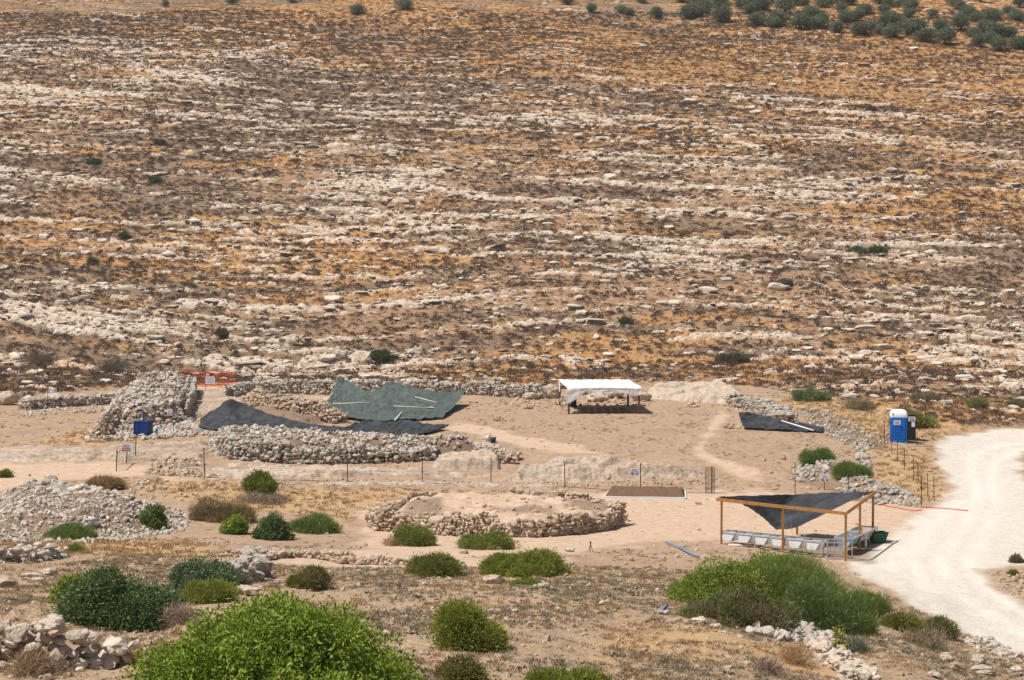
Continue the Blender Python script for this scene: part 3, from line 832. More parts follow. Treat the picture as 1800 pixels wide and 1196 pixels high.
heap('rubble_patch', 'small loose stones lying on top of the round earth mound', 'rubble',
     [(690, 925), (720, 895), (900, 884), (1040, 896), (1070, 915), (1000, 926), (760, 926)], 90, .12, 'tanstone', 34)

# low rows of stones in the foreground
wall('stone_row', 'low row of pale stones crossing the ground below the earth mound, left part', 'stone row',
     [(400, 980), (470, 977), (560, 978), (610, 982)], .16, .5, .13, 'tanstone', seed=41)
wall('stone_row', 'low row of flat pale stones in the foreground nearer than the other row', 'stone row',
     [(420, 992), (520, 990), (640, 996), (720, 998)], .14, .5, .12, 'tanstone', seed=42)
wall('stone_row', 'short low stone wall at the left edge below the dark green mound bush', 'stone row',
     [(-30, 992), (0, 990), (60, 986), (108, 980)], .35, .5, .16, 'heapstone', seed=43)
wall('stone_wall', 'rough wall of big weathered boulders in the lower left corner', 'stone wall',
     [(-70, 1178), (0, 1176), (70, 1174), (150, 1172), (225, 1166)], .85, .45, .20, 'limestone', seed=44, protos=PROT3, taper=(1, .85), coarse=1.15, base_h=-.12)
wall('stone_wall', 'line of weathered grey boulders beside the dark shrub in the lower left', 'stone wall',
     [(345, 1042), (400, 1036), (445, 1016), (448, 996)], .5, .5, .20, 'wallstone', seed=45, protos=PROT3)
heap('stone_heap', 'heap of white and pinkish stones at the end of the big green thicket', 'stone heap',
     [(1318, 1112), (1360, 1092), (1420, 1082), (1455, 1092), (1462, 1120), (1450, 1145), (1380, 1128)], 420, .15, 'heapstone', 46, protos=PROT2, zoff=.06)
heap('stone_heap', 'smaller white stone pile pressed against the green thicket', 'stone heap',
     [(1395, 1085), (1410, 1058), (1445, 1056), (1460, 1078), (1450, 1095)], 190, .15, 'heapstone', 47, protos=PROT2, zoff=.10)
wall('stone_wall', 'line of rough stones leading from the white heap to the bottom edge', 'stone wall',
     [(1440, 1140), (1460, 1165), (1490, 1185), (1520, 1215)], .30, .5, .17, 'limestone', seed=48, protos=PROT3)
heap('rubble_strip', 'small white stones along the lower edge of the white road', 'rubble',
     [(1690, 1112), (1740, 1120), (1800, 1150), (1820, 1180), (1790, 1170), (1700, 1130)], 200, .10, 'heapstone', 49)
heap('rubble_strip', 'small stones on the verge inside the bend of the white road', 'rubble',
     [(1742, 1012), (1780, 1003), (1840, 1020), (1840, 1060), (1780, 1050)], 180, .09, 'tanstone', 50)

# single boulders: pixel, width m, flatness, look
BOULD = [
    (10, 712, 1.9, .75, 'limestone', 'big rounded boulder at the far left end of the low grey wall'),
    (48, 710, 1.1, .8, 'limestone', 'rounded boulder just right of the biggest one at the left edge'),
    (97, 706, 1.5, .6, 'limestone', 'flat pale boulder behind the flag pole'),
    (972, 700, 1.6, .9, 'limestone', 'leaning grey boulder behind the left post of the white canopy'),
    (1018, 694, 1.3, 1.0, 'limestone', 'upright pale boulder seen under the left part of the white canopy'),
    (1052, 706, 2.0, .55, 'limestone', 'wide low boulder in the shade behind the white canopy'),
    (1085, 700, 1.6, .85, 'limestone', 'large rounded boulder behind the right half of the white canopy'),
    (1128, 705, 1.7, .6, 'limestone', 'pale boulder at the right edge of the white canopy'),
    (935, 702, 1.6, .45, 'limestone', 'flat boulder at the right end of the back wall'),
    (1012, 727, .8, .45, 'tanstone', 'small pale stone at the foot of the canopy front left post'),
    (702, 950, 1.0, .45, 'heapstone', 'long pale grey rock in front of the yellow green bush by the mound'),
    (722, 944, .3, .7, 'heapstone', 'small stone beside the long pale rock'),
    (868, 1026, .75, .5, 'tanstone', 'jagged pinkish rock on the ground between the low green cushions'),
    (958, 1034, .42, .6, 'wallstone', 'dark grey boulder alone below the low green cushions'),
    (1000, 970, .5, .5, 'heapstone', 'small grey stone pile at the edge of the bare ground'),
    (1058, 1063, .22, .8, 'limestone', 'small upright pale stone alone on the dry ground'),
    (1166, 1080, .35, .5, 'limestone', 'pale flat stone beside the blue pipe end'),
    (1228, 1096, .6, .5, 'limestone', 'white pointed rock below the brown green thicket'),
    (1258, 1103, .4, .35, 'limestone', 'flat white rock right of the pointed white one'),
    (355, 1030, .55, .8, 'limestone', 'smooth white boulder in the low green cushion at lower left'),
    (383, 1022, .55, .9, 'wallstone', 'pitted grey boulder beside the smooth white one'),
    (452, 1006, .5, .9, 'wallstone', 'tall pitted grey boulder above the bright green tree'),
    (470, 1015, .5, .6, 'limestone', 'pale boulder right of the pitted grey one above the bright tree'),
    (438, 1045, .9, .4, 'limestone', 'wide low slab of rock just above the bright green tree'),
    (1632, 1140, .45, .75, 'heapstone', 'grey white boulder alone between dry grass at lower right'),
    (1660, 1163, .55, .7, 'limestone', 'left boulder of the pair at lower right'),
    (1722, 1166, .55, .65, 'limestone', 'rounded pale boulder right of the pair at lower right'),
    (1680, 1180, .6, .6, 'tanstone', 'pinkish boulder near the bottom edge at right'),
    (1730, 1184, .8, .4, 'limestone', 'long low boulder near the bottom edge at right'),
    (1790, 1160, .4, .8, 'heapstone', 'grey boulder at the right edge beneath the road'),
    (1785, 1188, .5, .7, 'limestone', 'pale boulder in the lower right corner'),
    (1640, 1190, .45, .5, 'limestone', 'low pale stone at the bottom edge left of the pinkish boulder'),
    (160, 925, 1.0, .55, 'heapstone', 'pale boulder at the foot of the grey gravel heap, shaded on its right'),
    (115, 924, .8, .3, 'heapstone', 'flat white slab at the foot of the grey gravel heap'),
    (60, 1020, .9, .4, 'limestone', 'flat pale ledge rock at left above the corner wall'),
    (85, 1010, .7, .4, 'limestone', 'second flat pale ledge rock at left, slightly farther'),
    (8, 1032, .9, .5, 'tanstone', 'brown shaded rock at the left edge above the corner wall'),
    (598, 632, 1.6, .75, 'limestone', 'bright white boulder on the lower slope above the green net'),
    (1238, 700, .9, .5, 'limestone', 'rock lying against the long smooth bedrock hump'),
    (265, 788, .45, 1.3, 'wallstone', 'small upright dark stone on the bedrock shelf'),
    (262, 803, .6, .7, 'wallstone', 'dark stone in front of the bedrock shelf'),
]
rb = np.random.RandomState(5)
def boulder(px, py, w, flat, mat, label, k, group=None, pos=None, sub=None):
    p = up(px, py) if pos is None else pos
    V, F = stone_proto(4 if sub is None else sub, 900 + k, 13, 1.0, .35)
    V = V * (1 + .07 * fbm(V[:, 0] * 5 + k, V[:, 1] * 5 + 2 * V[:, 2], 3, k) - .07 * sstep(.10, .0, np.abs(fbm(V[:, 0] * 1.6 + V[:, 2], V[:, 2] * 3 + k, 2, k + 3))))[:, None]
    V = V * np.array([w / 2, w / 2 * rb.uniform(.7, .95), w / 2 * flat])
    o = link('boulder', mesh_np('boulder', V, F, M[mat], True, {"tint": np.full(len(V), rb.rand() * .5)}), None, (p.x, p.y, p.z + w * flat * .30), rb.uniform(-.5, .5))
    return tag(o, label, 'boulder', group)
for k, (px, py, w, fl, m_, lb) in enumerate(BOULD): boulder(px, py, w, fl, m_, lb, k)

# small cairns
def cairn(px, py, label, seed):
    p = up(px, py); rng = np.random.RandomState(seed)
    q = rng.normal(0, .28, (16, 2)); z = np.clip(.38 - np.hypot(q[:, 0], q[:, 1]) * .75, .02, .4)
    o = stones('stone_cairn', np.c_[q, z], rng.uniform(.09, .2, 16), M['tanstone'], rng, protos=PROT2); o.location = p
    tag(o, label, 'cairn', 'small heaps of stones on the dirt terrace')
cairn(876, 740, 'small stone cairn alone on the dirt left of the path', 1)
cairn(930, 718, 'small stone cairn left of the white canopy', 2)
cairn(1218, 715, 'small stone cairn below the long smooth bedrock hump', 3)
cairn(1283, 753, 'grey stone cairn left of the dark cloth on the right', 4)
cairn(425, 744, 'white stones piled on the left end of the front wall', 5)
cairn(540, 757, 'three pale stones piled on the middle of the front wall', 6)

# ------------------------------------------------------------------ vegetation
def nrm(a): return a / (np.linalg.norm(a, axis=1, keepdims=True) + 1e-9)

def leaf_arrays(rng, P, Dn, L, W, face=None):
    """diamond leaves at P along Dn; L, W arrays"""
    N = len(P); r = rng.normal(size=(N, 3))
    if face is not None: r = face + .8 * r
    side = nrm(np.cross(Dn, r)); nn = np.cross(side, Dn)
    L = L[:, None]; W = W[:, None]
    a = P; b = P + Dn * L * .5 + side * W * .5 + nn * L * .08; c = P + Dn * L; d = P + Dn * L * .5 - side * W * .5 + nn * L * .08
    V = np.stack([a, b, c, d], 1).reshape(-1, 3)
    F = np.arange(4 * N).reshape(N, 4)
    return V, F

def dome_lobes(rng, rx, ry, h, n, lr):
    out = []
    for i in range(n):
        while True:
            p = rng.uniform(-1, 1, 3); p[2] = abs(p[2])
            q = np.linalg.norm(p)
            if .35 < q < 1: break
        sc = lr * rng.uniform(.45, 1.4)
        p = p / q * (q ** .5) * rng.uniform(.72, 1.06)
        c = np.array([p[0] * max(rx - sc, rx * .3), p[1] * max(ry - sc, ry * .3), max(p[2] * (h - sc * .8), sc * .45)])
        out.append((c, np.array([sc, sc, sc * rng.uniform(.7, .95)])))
    ph = rng.uniform(0, 6.28, 4)
    out = [(c * np.array([1, 1, 1 - .36 * (1 + math.sin(c[0] / rx * 2.6 + ph[0]) * math.cos(c[1] / ry * 2.2 + ph[1])) * (.5 + .5 * math.sin(c[0] / rx * 6 + ph[2]))]), r_) for c, r_ in out]
    return out

def foliage(name, lobes, n, leaf, wr, mat, rng, parent=None, upb=.3, out=1.0, ran=.8, zmin=0.02, shell=.35):
    C = np.array([l[0] for l in lobes]); R = np.array([l[1] for l in lobes])
    w = R[:, 0] ** 2; k = rng.choice(len(lobes), n, p=w / w.sum())
    d = nrm(rng.normal(size=(n, 3)))
    rad = 1 - shell * rng.rand(n) ** 1.6 + .10 * rng.rand(n) * (rng.rand(n) < .3)
    stray = rng.rand(n) < .09
    rad = np.where(stray, rng.uniform(1.0, 1.45, n), rad)
    P = C[k] + d * R[k] * rad[:, None]
    keep = P[:, 2] > zmin
    P, d, k = P[keep], d[keep], k[keep]; n = len(P)
    Dn = nrm(d * out + np.array([0, 0, upb]) + ran * rng.normal(size=(n, 3)))
    L = leaf * rng.uniform(.6, 1.35, n)
    V, F = leaf_arrays(rng, P, Dn, L, L * wr, face=d + np.array([0, 0, .6]))
    lt = rng.rand(len(C))
    T = np.clip(.45 * rng.rand(n) + .5 * lt[k] + .1 * rng.normal(size=n), 0, 1)
    return link(name, mesh_np(name, V, F, M[mat], False, {"tint": np.repeat(T, 4)}), parent)

def stems(lobes, rng, r, mat, parent, name='stem', n=10, base=(0, 0, -.05), trunk=0.0):
    m = MB(); b = Vector(base)
    if trunk:
        t = b + Vector((rng.normal(0, .05) * trunk, rng.normal(0, .05) * trunk, trunk))
        m.tube([b, b.lerp(t, .5) + Vector((.04 * trunk, 0, 0)), t], r, 7, r * .75); b2 = t
    else: b2 = b
    for i in rng.choice(len(lobes), min(n, len(lobes)), replace=False):
        c = Vector(lobes[i][0]); mid = b2.lerp(c, .5) + Vector(rng.normal(0, .08, 3)) * (c - b2).length
        m.tube([b2, mid, c], r * .55, 5, r * .15)
    return m.build(name, M[mat], parent, smooth=True)

KIND = {  # leaf length, width ratio, up, out, random, lobe share, leaves per m2 of dome
    'leafy':   dict(leaf=.075, wr=.52, upb=.35, out=.8, ran=.9, lr=.26, dens=1150, nl=34),
    'cushion': dict(leaf=.085, wr=.30, upb=.5, out=1.2, ran=.45, lr=.34, dens=1700, nl=26),
    'broom':   dict(leaf=.17, wr=.065, upb=.9, out=.8, ran=.55, lr=.30, dens=1500, nl=34),
    'twiggy':  dict(leaf=.12, wr=.20, upb=.9, out=.8, ran=.6, lr=.30, dens=1000, nl=26),
    'dry':     dict(leaf=.22, wr=.05, upb=.5, out=.7, ran=.9, lr=.5, dens=420, nl=14),
}
def bush(px, py, wpx, hpx, kind, mat, label, name='shrub', cat='shrub', depth=.85, group=None, seed=None, mat2=None, f=1.0, trunk=0.0, leafs=1.0, lpart='foliage'):
    p = up(px, py); s_ = F_PX / math.hypot(p.y, CAM_Z - p.z)
    w = wpx / s_; h = hpx / s_ * .97
    sd = int(px * 7 + py) if seed is None else seed
    rng = np.random.RandomState(sd); K = KIND[kind]
    rx = w / 2; ry = rx * depth
    root = thing(name, label, cat, (p.x, p.y + ry * .55, 0), 0, group)
    root.location.z = float(H(root.location.x, root.location.y)) - .04
    dz = p.z - root.location.z
    lr = min(K['lr'] * min(rx, h) * 1.12, h * .45)
    nl = int(K['nl'] * max(1, (rx / max(h, .1)) ** 1.0))
    lobes = dome_lobes(rng, rx, ry, h, nl, lr)
    if trunk: lobes = [(c + np.array([0, 0, trunk * h * (1 - c[2] / h)]), r_) for c, r_ in lobes]
    area = 3.14 * rx * ry * (1 + 1.2 * h / rx)
    far = max(1.0, (60 / s_))                                   # far shrubs: fewer, larger leaves
    leaf = K['leaf'] * leafs * far ** .8
    n = int(K['dens'] * f * 2.6 * area / (leafs * far ** .8) ** 2)
    n = max(160, min(n, 60000))
    if w > 1.2 and kind != 'dry':
        tw_ = foliage('dead_twigs', lobes, max(40, n // 34), leaf * 1.3, .07, 'twig', rng, root, .4, 1.0, .8, -.1, .15); tw_['kind'] = 'stuff'
    if mat2:
        foliage(lpart, lobes, int(n * .6), leaf, K['wr'], mat, rng, root, K['upb'], K['out'], K['ran'], -.1)
        o2 = foliage(lpart, lobes[::2], int(n * .4), leaf, K['wr'], mat2, rng, root, K['upb'], K['out'], K['ran'], -.1)
    else:
        foliage(lpart, lobes, n, leaf, K['wr'], mat, rng, root, K['upb'], K['out'], K['ran'], -.1)
    stems(lobes, rng, .03 if not trunk else .05, 'bark' if kind != 'dry' else 'twig', root, n=12, trunk=trunk * h * .5)
    return root

BUSHES = [
    (195, 1108, 250, 138, 'leafy', 'leaf_dark', 'large dark green leafy shrub behind the corner boulder wall', dict(f=1.1, mat2='leaf_dark')),
    (125, 1062, 120, 78, 'leafy', 'leaf_mid', 'lighter yellow green shrub growing on the left side of the large dark one', {}),
    (352, 1046, 180, 78, 'leafy', 'leaf_dark', 'dark grey green shrub between the large dark shrub and the pitted boulders', dict(mat2='leaf_olive')),
    (541, 1036, 94, 50, 'twiggy', 'leaf_brown', 'round olive brown shrub alone above the bright green tree', dict(mat2='leaf_mid')),
    (726, 960, 96, 46, 'cushion', 'leaf_lime', 'green and yellow cushion shrub touching the front of the stone ring', dict(mat2='leaf_broom')),
    (853, 967, 126, 33, 'cushion', 'leaf_lime', 'low wide yellow green shrub in front of the middle of the stone ring', dict(mat2='leaf_broom')),
    (768, 1014, 128, 44, 'cushion', 'leaf_mid', 'left one of two broad low green cushions below the stone ring', dict(mat2='leaf_brown')),
    (925, 1014, 190, 50, 'cushion', 'leaf_mid', 'right and broader of two low green cushions below the stone ring', dict(mat2='leaf_lime')),
    (925, 1032, 70, 18, 'cushion', 'leaf_mid', 'small flat green tuft at the foot of the broad low cushion', {}),
    (822, 1143, 156, 104, 'cushion', 'leaf_mid', 'large rounded green shrub with brown underside in the lower middle', dict(mat2='leaf_lime')),
    (812, 1200, 110, 56, 'cushion', 'leaf_brown', 'brownish green cushion at the bottom edge right of the bright tree', dict(mat2='leaf_lime')),
    (1000, 1222, 180, 52, 'cushion', 'leaf_mid', 'green cushion cut by the bottom edge in the middle', dict(mat2='leaf_lime')),
    (1265, 1070, 230, 106, 'leafy', 'leaf_mid', 'bright leafy left part of the big thicket before the timber shelter', dict(mat2='leaf_bright', leafs=.9)),
    (1395, 1072, 260, 116, 'broom', 'leaf_mid', 'feathery green broom in the middle of the big thicket', dict(mat2='leaf_broom', f=1.3)),
    (1340, 1046, 170, 84, 'leafy', 'leaf_bright', 'bright leafy top of the big thicket between the leafy left part and the broom', dict(mat2='leaf_mid', leafs=.9)),
    (1470, 1114, 190, 116, 'broom', 'leaf_broom', 'feathery dark green broom at the right end of the big thicket', dict(mat2='leaf_dark')),
    (1526, 1088, 110, 68, 'broom', 'leaf_broom', 'smaller broom bush beside the white road behind the thicket', dict(mat2='leaf_mid')),
    (1290, 1100, 240, 66, 'twiggy', 'leaf_brown', 'brown green shrub spread in front of the big thicket', dict(mat2='leaf_broom')),
    (1590, 1112, 90, 40, 'cushion', 'leaf_lime', 'yellow and rusty cushion right of the thicket by the road', dict(mat2='leaf_brown')),
    (1655, 1122, 90, 42, 'twiggy', 'leaf_brown', 'dark brownish shrub on the bank of the white road', dict(mat2='leaf_broom')),
    (457, 874, 68, 50, 'twiggy', 'leaf_mid', 'small bright green bush with bare grey branches at its foot behind the dry grass', dict(trunk=.25)),
    (266, 926, 60, 44, 'leafy', 'leaf_dark', 'small dark leafy bush on the right edge of the gravel heap', dict(mat2='leaf_mid')),
    (385, 918, 130, 44, 'broom', 'leaf_brown', 'wide brown dried broom behind the two green bushes at left', dict(mat2='straw')),
    (408, 940, 62, 40, 'leafy', 'leaf_bright', 'small bright green bush between the dark round one and the gravel heap', {}),
    (477, 950, 80, 57, 'leafy', 'leaf_dark', 'round dark green bush left of the feathery low one', dict(mat2='leaf_dark')),
    (550, 938, 104, 34, 'broom', 'leaf_broom', 'feathery low green bush right of the round dark one', {}),
    (118, 951, 94, 26, 'broom', 'leaf_broom', 'dark green mound of broom at the foot of the gravel heap', {}),
    (131, 973, 44, 14, 'broom', 'leaf_broom', 'small green tuft below the dark green mound', dict(mat2='leaf_mid')),
    (36, 974, 62, 18, 'dry', 'twig', 'grey dry shrub at the left above the short stone wall', dict(mat2='leaf_olive')),
    (366, 1060, 120, 52, 'cushion', 'leaf_lime', 'light green cushion growing round the smooth white boulder', dict(mat2='leaf_mid')),
    (1440, 815, 76, 26, 'broom', 'leaf_broom', 'grey green broom patch on the stones right of the footpath, upper part', {}),
    (1500, 838, 80, 30, 'broom', 'leaf_broom', 'grey green broom patch on the stones right of the footpath, lower part', {}),
    (1424, 706, 74, 22, 'broom', 'leaf_broom', 'green broom bush at the foot of the slope above the rubble strip', dict(mat2='leaf_olive')),
    (1606, 752, 96, 40, 'twiggy', 'leaf_lime', 'yellow green bush behind the blue toilet', dict(mat2='leaf_brown')),
    (1512, 722, 76, 20, 'dry', 'leaf_brown', 'brown shrub left of the bush behind the toilet', dict(mat2='twig')),
    (1718, 714, 44, 14, 'broom', 'leaf_broom', 'small green tuft on the slope foot at the far right', dict(mat2='straw')),
    (1630, 708, 60, 12, 'broom', 'leaf_olive', 'low grey green tuft on the slope foot above the toilet', dict(mat2='straw')),
    (8, 840, 30, 15, 'cushion', 'leaf_mid', 'small green cushion at the left edge above the gravel heap', {}),
    (1782, 1012, 18, 14, 'cushion', 'leaf_mid', 'tiny green tuft on the verge inside the road bend', {}),
    (1790, 990, 30, 16, 'cushion', 'leaf_brown', 'small brown green tuft at the right edge above the road verge', {}),
    (1476, 1160, 34, 74, 'leafy', 'leaf_lime', 'tall thin yellow green plant beside the white stone heap', dict(name='weed', cat='plant', leafs=1.4, f=.35)),
    (457, 886, 104, 14, 'dry', 'twig', 'flat tangle of grey dead branches under the small bright bush', {}),
    (140, 1092, 90, 44, 'dry', 'twig', 'grey dead shrub before the large dark shrub above the boulder wall', {}),
    (315, 1100, 80, 40, 'dry', 'twig', 'dead brown shrub right of the large dark shrub', {}),
    (60, 1190, 130, 50, 'dry', 'twig', 'dry brown tangle in front of the corner boulder wall', dict(mat2='straw')),
    (225, 1170, 70, 30, 'dry', 'straw', 'dry straw tuft at the right end of the corner boulder wall', {}),
    (1630, 1140, 130, 36, 'dry', 'twig', 'grey dry shrub behind the boulders at lower right', dict(mat2='leaf_brown')),
    (1500, 1150, 80, 34, 'dry', 'leaf_olive', 'grey green dry tuft right of the tall yellow plant', {}),
    (1400, 1170, 70, 36, 'dry', 'straw', 'dry curled straw tuft left of the line of rough stones', {}),
    (1350, 1185, 60, 30, 'dry', 'twig', 'small bare dry shrub near the bottom edge', {}),
    (690, 960, 40, 14, 'dry', 'straw', 'straw tuft beside the long pale rock', {}),
    (180, 862, 80, 24, 'broom', 'straw', 'brown dry grass patch behind the peak of the gravel heap', dict(mat2='leaf_brown')),
    (1800, 720, 60, 16, 'broom', 'leaf_brown', 'brown green brush at the right edge above the road', {}),
]
for (px, py, w, h, k, m_, lb, kw) in BUSHES: bush(px, py, w, h, k, m_, lb, **kw)

# the bright tree cut by the bottom edge
def near_tree():
    rng = np.random.RandomState(77)
    Dt = 25.0; p = unp(482, 1240); x = (482 - 900) / F_PX * Dt * 1.002; 
    zt = CAM_Z - slope_at(1043) * Dt; g = float(H(x, Dt))
    root = thing('leafy_tree', 'bright yellow green leafy tree cut by the bottom edge left of the middle', 'tree', (x, Dt, g))
    top = zt - g; rx = 2.55; hh = 2.2
    lobes = []
    for i in range(230):
        d = rng.normal(size=3); d[2] = abs(d[2]) * 1.0 + .02; d /= np.linalg.norm(d)
        q = rng.uniform(.55, 1.0) ** .4
        sc = rng.uniform(.18, .42)
        c = np.array([d[0] * (rx - sc) * q, d[1] * (rx - sc) * q * .95, top - hh + d[2] * (hh - sc * .8) * q - .25 * abs(d[0]) ** 2])
        lobes.append((c, np.array([sc, sc, sc * .8])))
    foliage('crown', lobes, 92000, .075, .42, 'leaf_bright', rng, root, .25, .8, .9, 0, .45)
    stems(lobes, rng, .10, 'bark', root, 'trunk', 26, trunk=1.0)
near_tree()

# olive grove at the top
def olive_proto(k):
    rng = np.random.RandomState(500 + k)
    w = 2.3; h = 3.2
    lobes = [(c + np.array([0, 0, .9]), r_) for c, r_ in dome_lobes(rng, w, w, h * .8, 22, .85)]
    root = thing('olive_tree', None, None)
    foliage('crown', lobes, 2600, .30, .42, 'leaf_olive', rng, root, .3, .6, 1.0, .5, .5)
    stems(lobes, rng, .26, 'bark', root, 'trunk', 7, trunk=1.1)
    return root
OLIVES = [(1205, 33, 1.0), (1268, 40, 1.25), (1330, 46, 1.0), (1357, 48, .9), (1405, 52, 1.1), (1425, 52, .8), (1470, 57, .8), (1513, 62, 1.05), (1570, 66, 1.0),
          (1622, 74, 1.0), (1660, 79, 1.1), (1757, 90, 1.0), (1790, 86, 1.0), (1090, 24, .7), (1105, 28, .6), (1155, 32, .8), (1040, 22, .7),
          (1238, 22, 1.1), (1310, 16, 1.2), (1338, 18, 1.0), (1380, 24, 1.2), (1425, 34, 1.0), (1442, 34, .8), (1490, 40, 1.0), (1505, 38, .9), (1555, 48, 1.0), (1599, 62, 1.0), (1590, 52, .8),
          (1522, 26, .9), (1450, 14, 1.0), (1398, 10, 1.0), (1350, 3, 1.0), (1268, 8, 1.1), (1200, 4, .9), (1652, 56, .9), (1690, 54, 1.1), (1730, 56, .9), (1775, 66, .9), (1742, 76, .9),
          (1600, 20, .9), (1580, 14, .7), (1700, 30, .9), (1745, 36, 1.0), (1790, 38, .9), (1545, 8, .8), (1640, 32, .6), (1480, 22, .8), (1712, 66, .8), (996, 8, 0.9), (1130, 6, .7), (1720, 82, .8), (1545, 62, .6)]
protos_ol = [olive_proto(k) for k in range(5)]
front = {1205: 'leftmost olive tree of the front row, apart from the others', 1268: 'widest olive tree in the front row, second from its left end', 1330: 'olive tree close against the wide front one on its right',
         1757: 'olive tree at the right end of the front row near the picture edge', 1513: 'round olive tree in the middle of the front row', 1622: 'low round olive in the front row with bare gold grass below'}
def copy_thing(src, loc, rz, sc, first=False):
    r = src if first else src.copy()
    if not first: COL.objects.link(r)
    r.location = loc; r.rotation_euler = (0, 0, rz); r.scale = (sc, sc, sc)
    if not first:
        for ch in list(src.children):
            c = ch.copy(); COL.objects.link(c); c.parent = r
    return r
rg = random.Random(4)
for _k in range(46):
    _x = rg.uniform(1195, 1795); _y = rg.uniform(-4, 34 + (_x - 1240) * .085); OLIVES.append((round(_x), round(_y), round(rg.uniform(.65, 1.1), 2)))
for i, (px, py, s_) in enumerate(OLIVES):
    p = up(px, py); src = protos_ol[i % 5]
    r = copy_thing(src, (p.x, p.y, p.z - .1), rg.uniform(0, 6.28), s_ * .9, i < 5)
    lab = front.get(px) if i < 13 else None
    if lab is None and px >= 1180:
        row = 'front row' if i < 13 else 'second row' if py > 45 + (px - 1240) * .02 else 'middle rows' if py > 18 else 'highest row'
        lab = f"{'large' if s_ > 1.05 else 'small' if s_ < .9 else 'medium sized'} olive tree in the {row} of the grove, {['at its left end', 'in its left quarter', 'left of its middle', 'right of its middle', 'in its right quarter', 'at its right end'][int(min(5, (px - 1190) / 102))]}"
    elif lab is None:
        lab = ('grey green olive tree in the front row of the grove' if i < 13 else 'small olive bush at the left end of the grove' if px < 1180 else
               'olive tree deep in the left half of the grove' if px < 1480 else 'olive tree deep in the right half of the grove')
    tag(r, lab, 'olive tree', 'olive trees at the top of the slope')
for (px, py, s_, lb) in [(628, 26, .8, 'thin tree at the top edge left of the middle, over golden grass'), (708, 18, .9, 'small tree with a bare trunk at the top edge beside the golden field'), (408, 8, .7, 'small dark tree at the top edge in the left quarter'), (512, 4, .6, 'tiny dark tree at the top edge between the left quarter and the middle'), (290, 12, .45, 'small dark bush near the top edge at left')]:
    p = up(px, py); tag(copy_thing(protos_ol[px % 5], (p.x, p.y, p.z - .1), px, s_), lb, 'tree')
GREENS = [(271, 322, 20, 14, 'dark green bush on the left slope on pale rock'), (163, 290, 26, 12, 'dark green flat bush on the upper left slope'),           (1512, 446, 36, 14, 'green bush under the long ledge at right'), (1545, 448, 34, 12, 'grey green bush beside the green one under the long ledge'), (670, 640, 40, 24, 'dark green shrub on the lower slope above the green net'),
          (218, 422, 20, 14, 'small green bush on the left slope between boulders'), (162, 466, 22, 12, 'green shrub on the boulder row at left'),           (1532, 196, 16, 9, 'dark bush above the long upper right ledge'), (1100, 570, 24, 14, 'dark green shrub in the middle of the lower slope'), (1382, 505, 22, 12, 'blue grey shrub in the right middle slope'),
          (388, 595, 26, 20, 'dark spiky shrub in the middle of the left lower slope'), (196, 650, 60, 26, 'dark grey thorny shrub at the slope foot near the flag'),           (1290, 640, 60, 26, 'dark grey shrub at the slope foot above the bedrock hump'), (280, 255, 20, 12, 'grey shrub on the upper left slope'),
          (60, 640, 60, 24, 'dark thorny shrub at the left edge of the slope foot')]
for (px, py, w, h, lb) in GREENS:
    bush(px, py, w * 1.2, h * .85, 'dry' if 'thorny' in lb else 'twiggy', 'leaf_dark' if 'green' in lb else 'scrub', lb, f=1.0, mat2='leaf_olive' if 'green' in lb or 'grey' in lb else 'leaf_brown')

# ------------------------------------------------------------------ cover of the slope: stones, thorny scrub, dry grass
def scatter_pts(n, rng, y0, y1, half=.31):
    y = np.sqrt(rng.uniform(y0 ** 2, y1 ** 2, n)); x = rng.uniform(-half, half, n) * y
    return x, y

def clump_proto(seed, n, leaf, wr, h, upb):
    rng = np.random.RandomState(seed)
    d = nrm(rng.normal(size=(n, 3))); d[:, 2] = np.abs(d[:, 2])
    P = d * np.array([1, 1, h]) * rng.uniform(.35, .95, (n, 1)); P[:, 2] -= .08
    Dn = nrm(d + np.array([0, 0, upb]) + .5 * rng.normal(size=(n, 3)))
    V, F = leaf_arrays(rng, P, Dn, leaf * rng.uniform(.6, 1.3, n), leaf * wr * rng.uniform(.7, 1.2, n))
    return V, F
SCR = [clump_proto(i, 36, .55, .48, .55, .5) for i in range(8)]
TUF = [clump_proto(50 + i, 20, 1.0, .16, .25, 1.8) for i in range(6)]
HER = [clump_proto(80 + i, 22, .7, .35, .3, .6) for i in range(6)]

def clumps(name, protos, x, y, size, mat, rng, label=None, hs=(.7, 1.1)):
    P = np.stack([x, y, H(x, y)], 1); n = len(x)
    S = np.stack([size, size, size * rng.uniform(*hs, n)], 1)
    V, F, T = merge(protos, P, S, rotmats(rng.normal(0, .12, n), rng.normal(0, .12, n), rng.uniform(0, 6.28, n)), rng, np.clip(rng.rand(n) + .0, 0, 1))
    o = link(name, mesh_np(name, V, F, M[mat], False, {"tint": T}))
    return tag(o, label, name.replace('_', ' '), None, 'stuff')

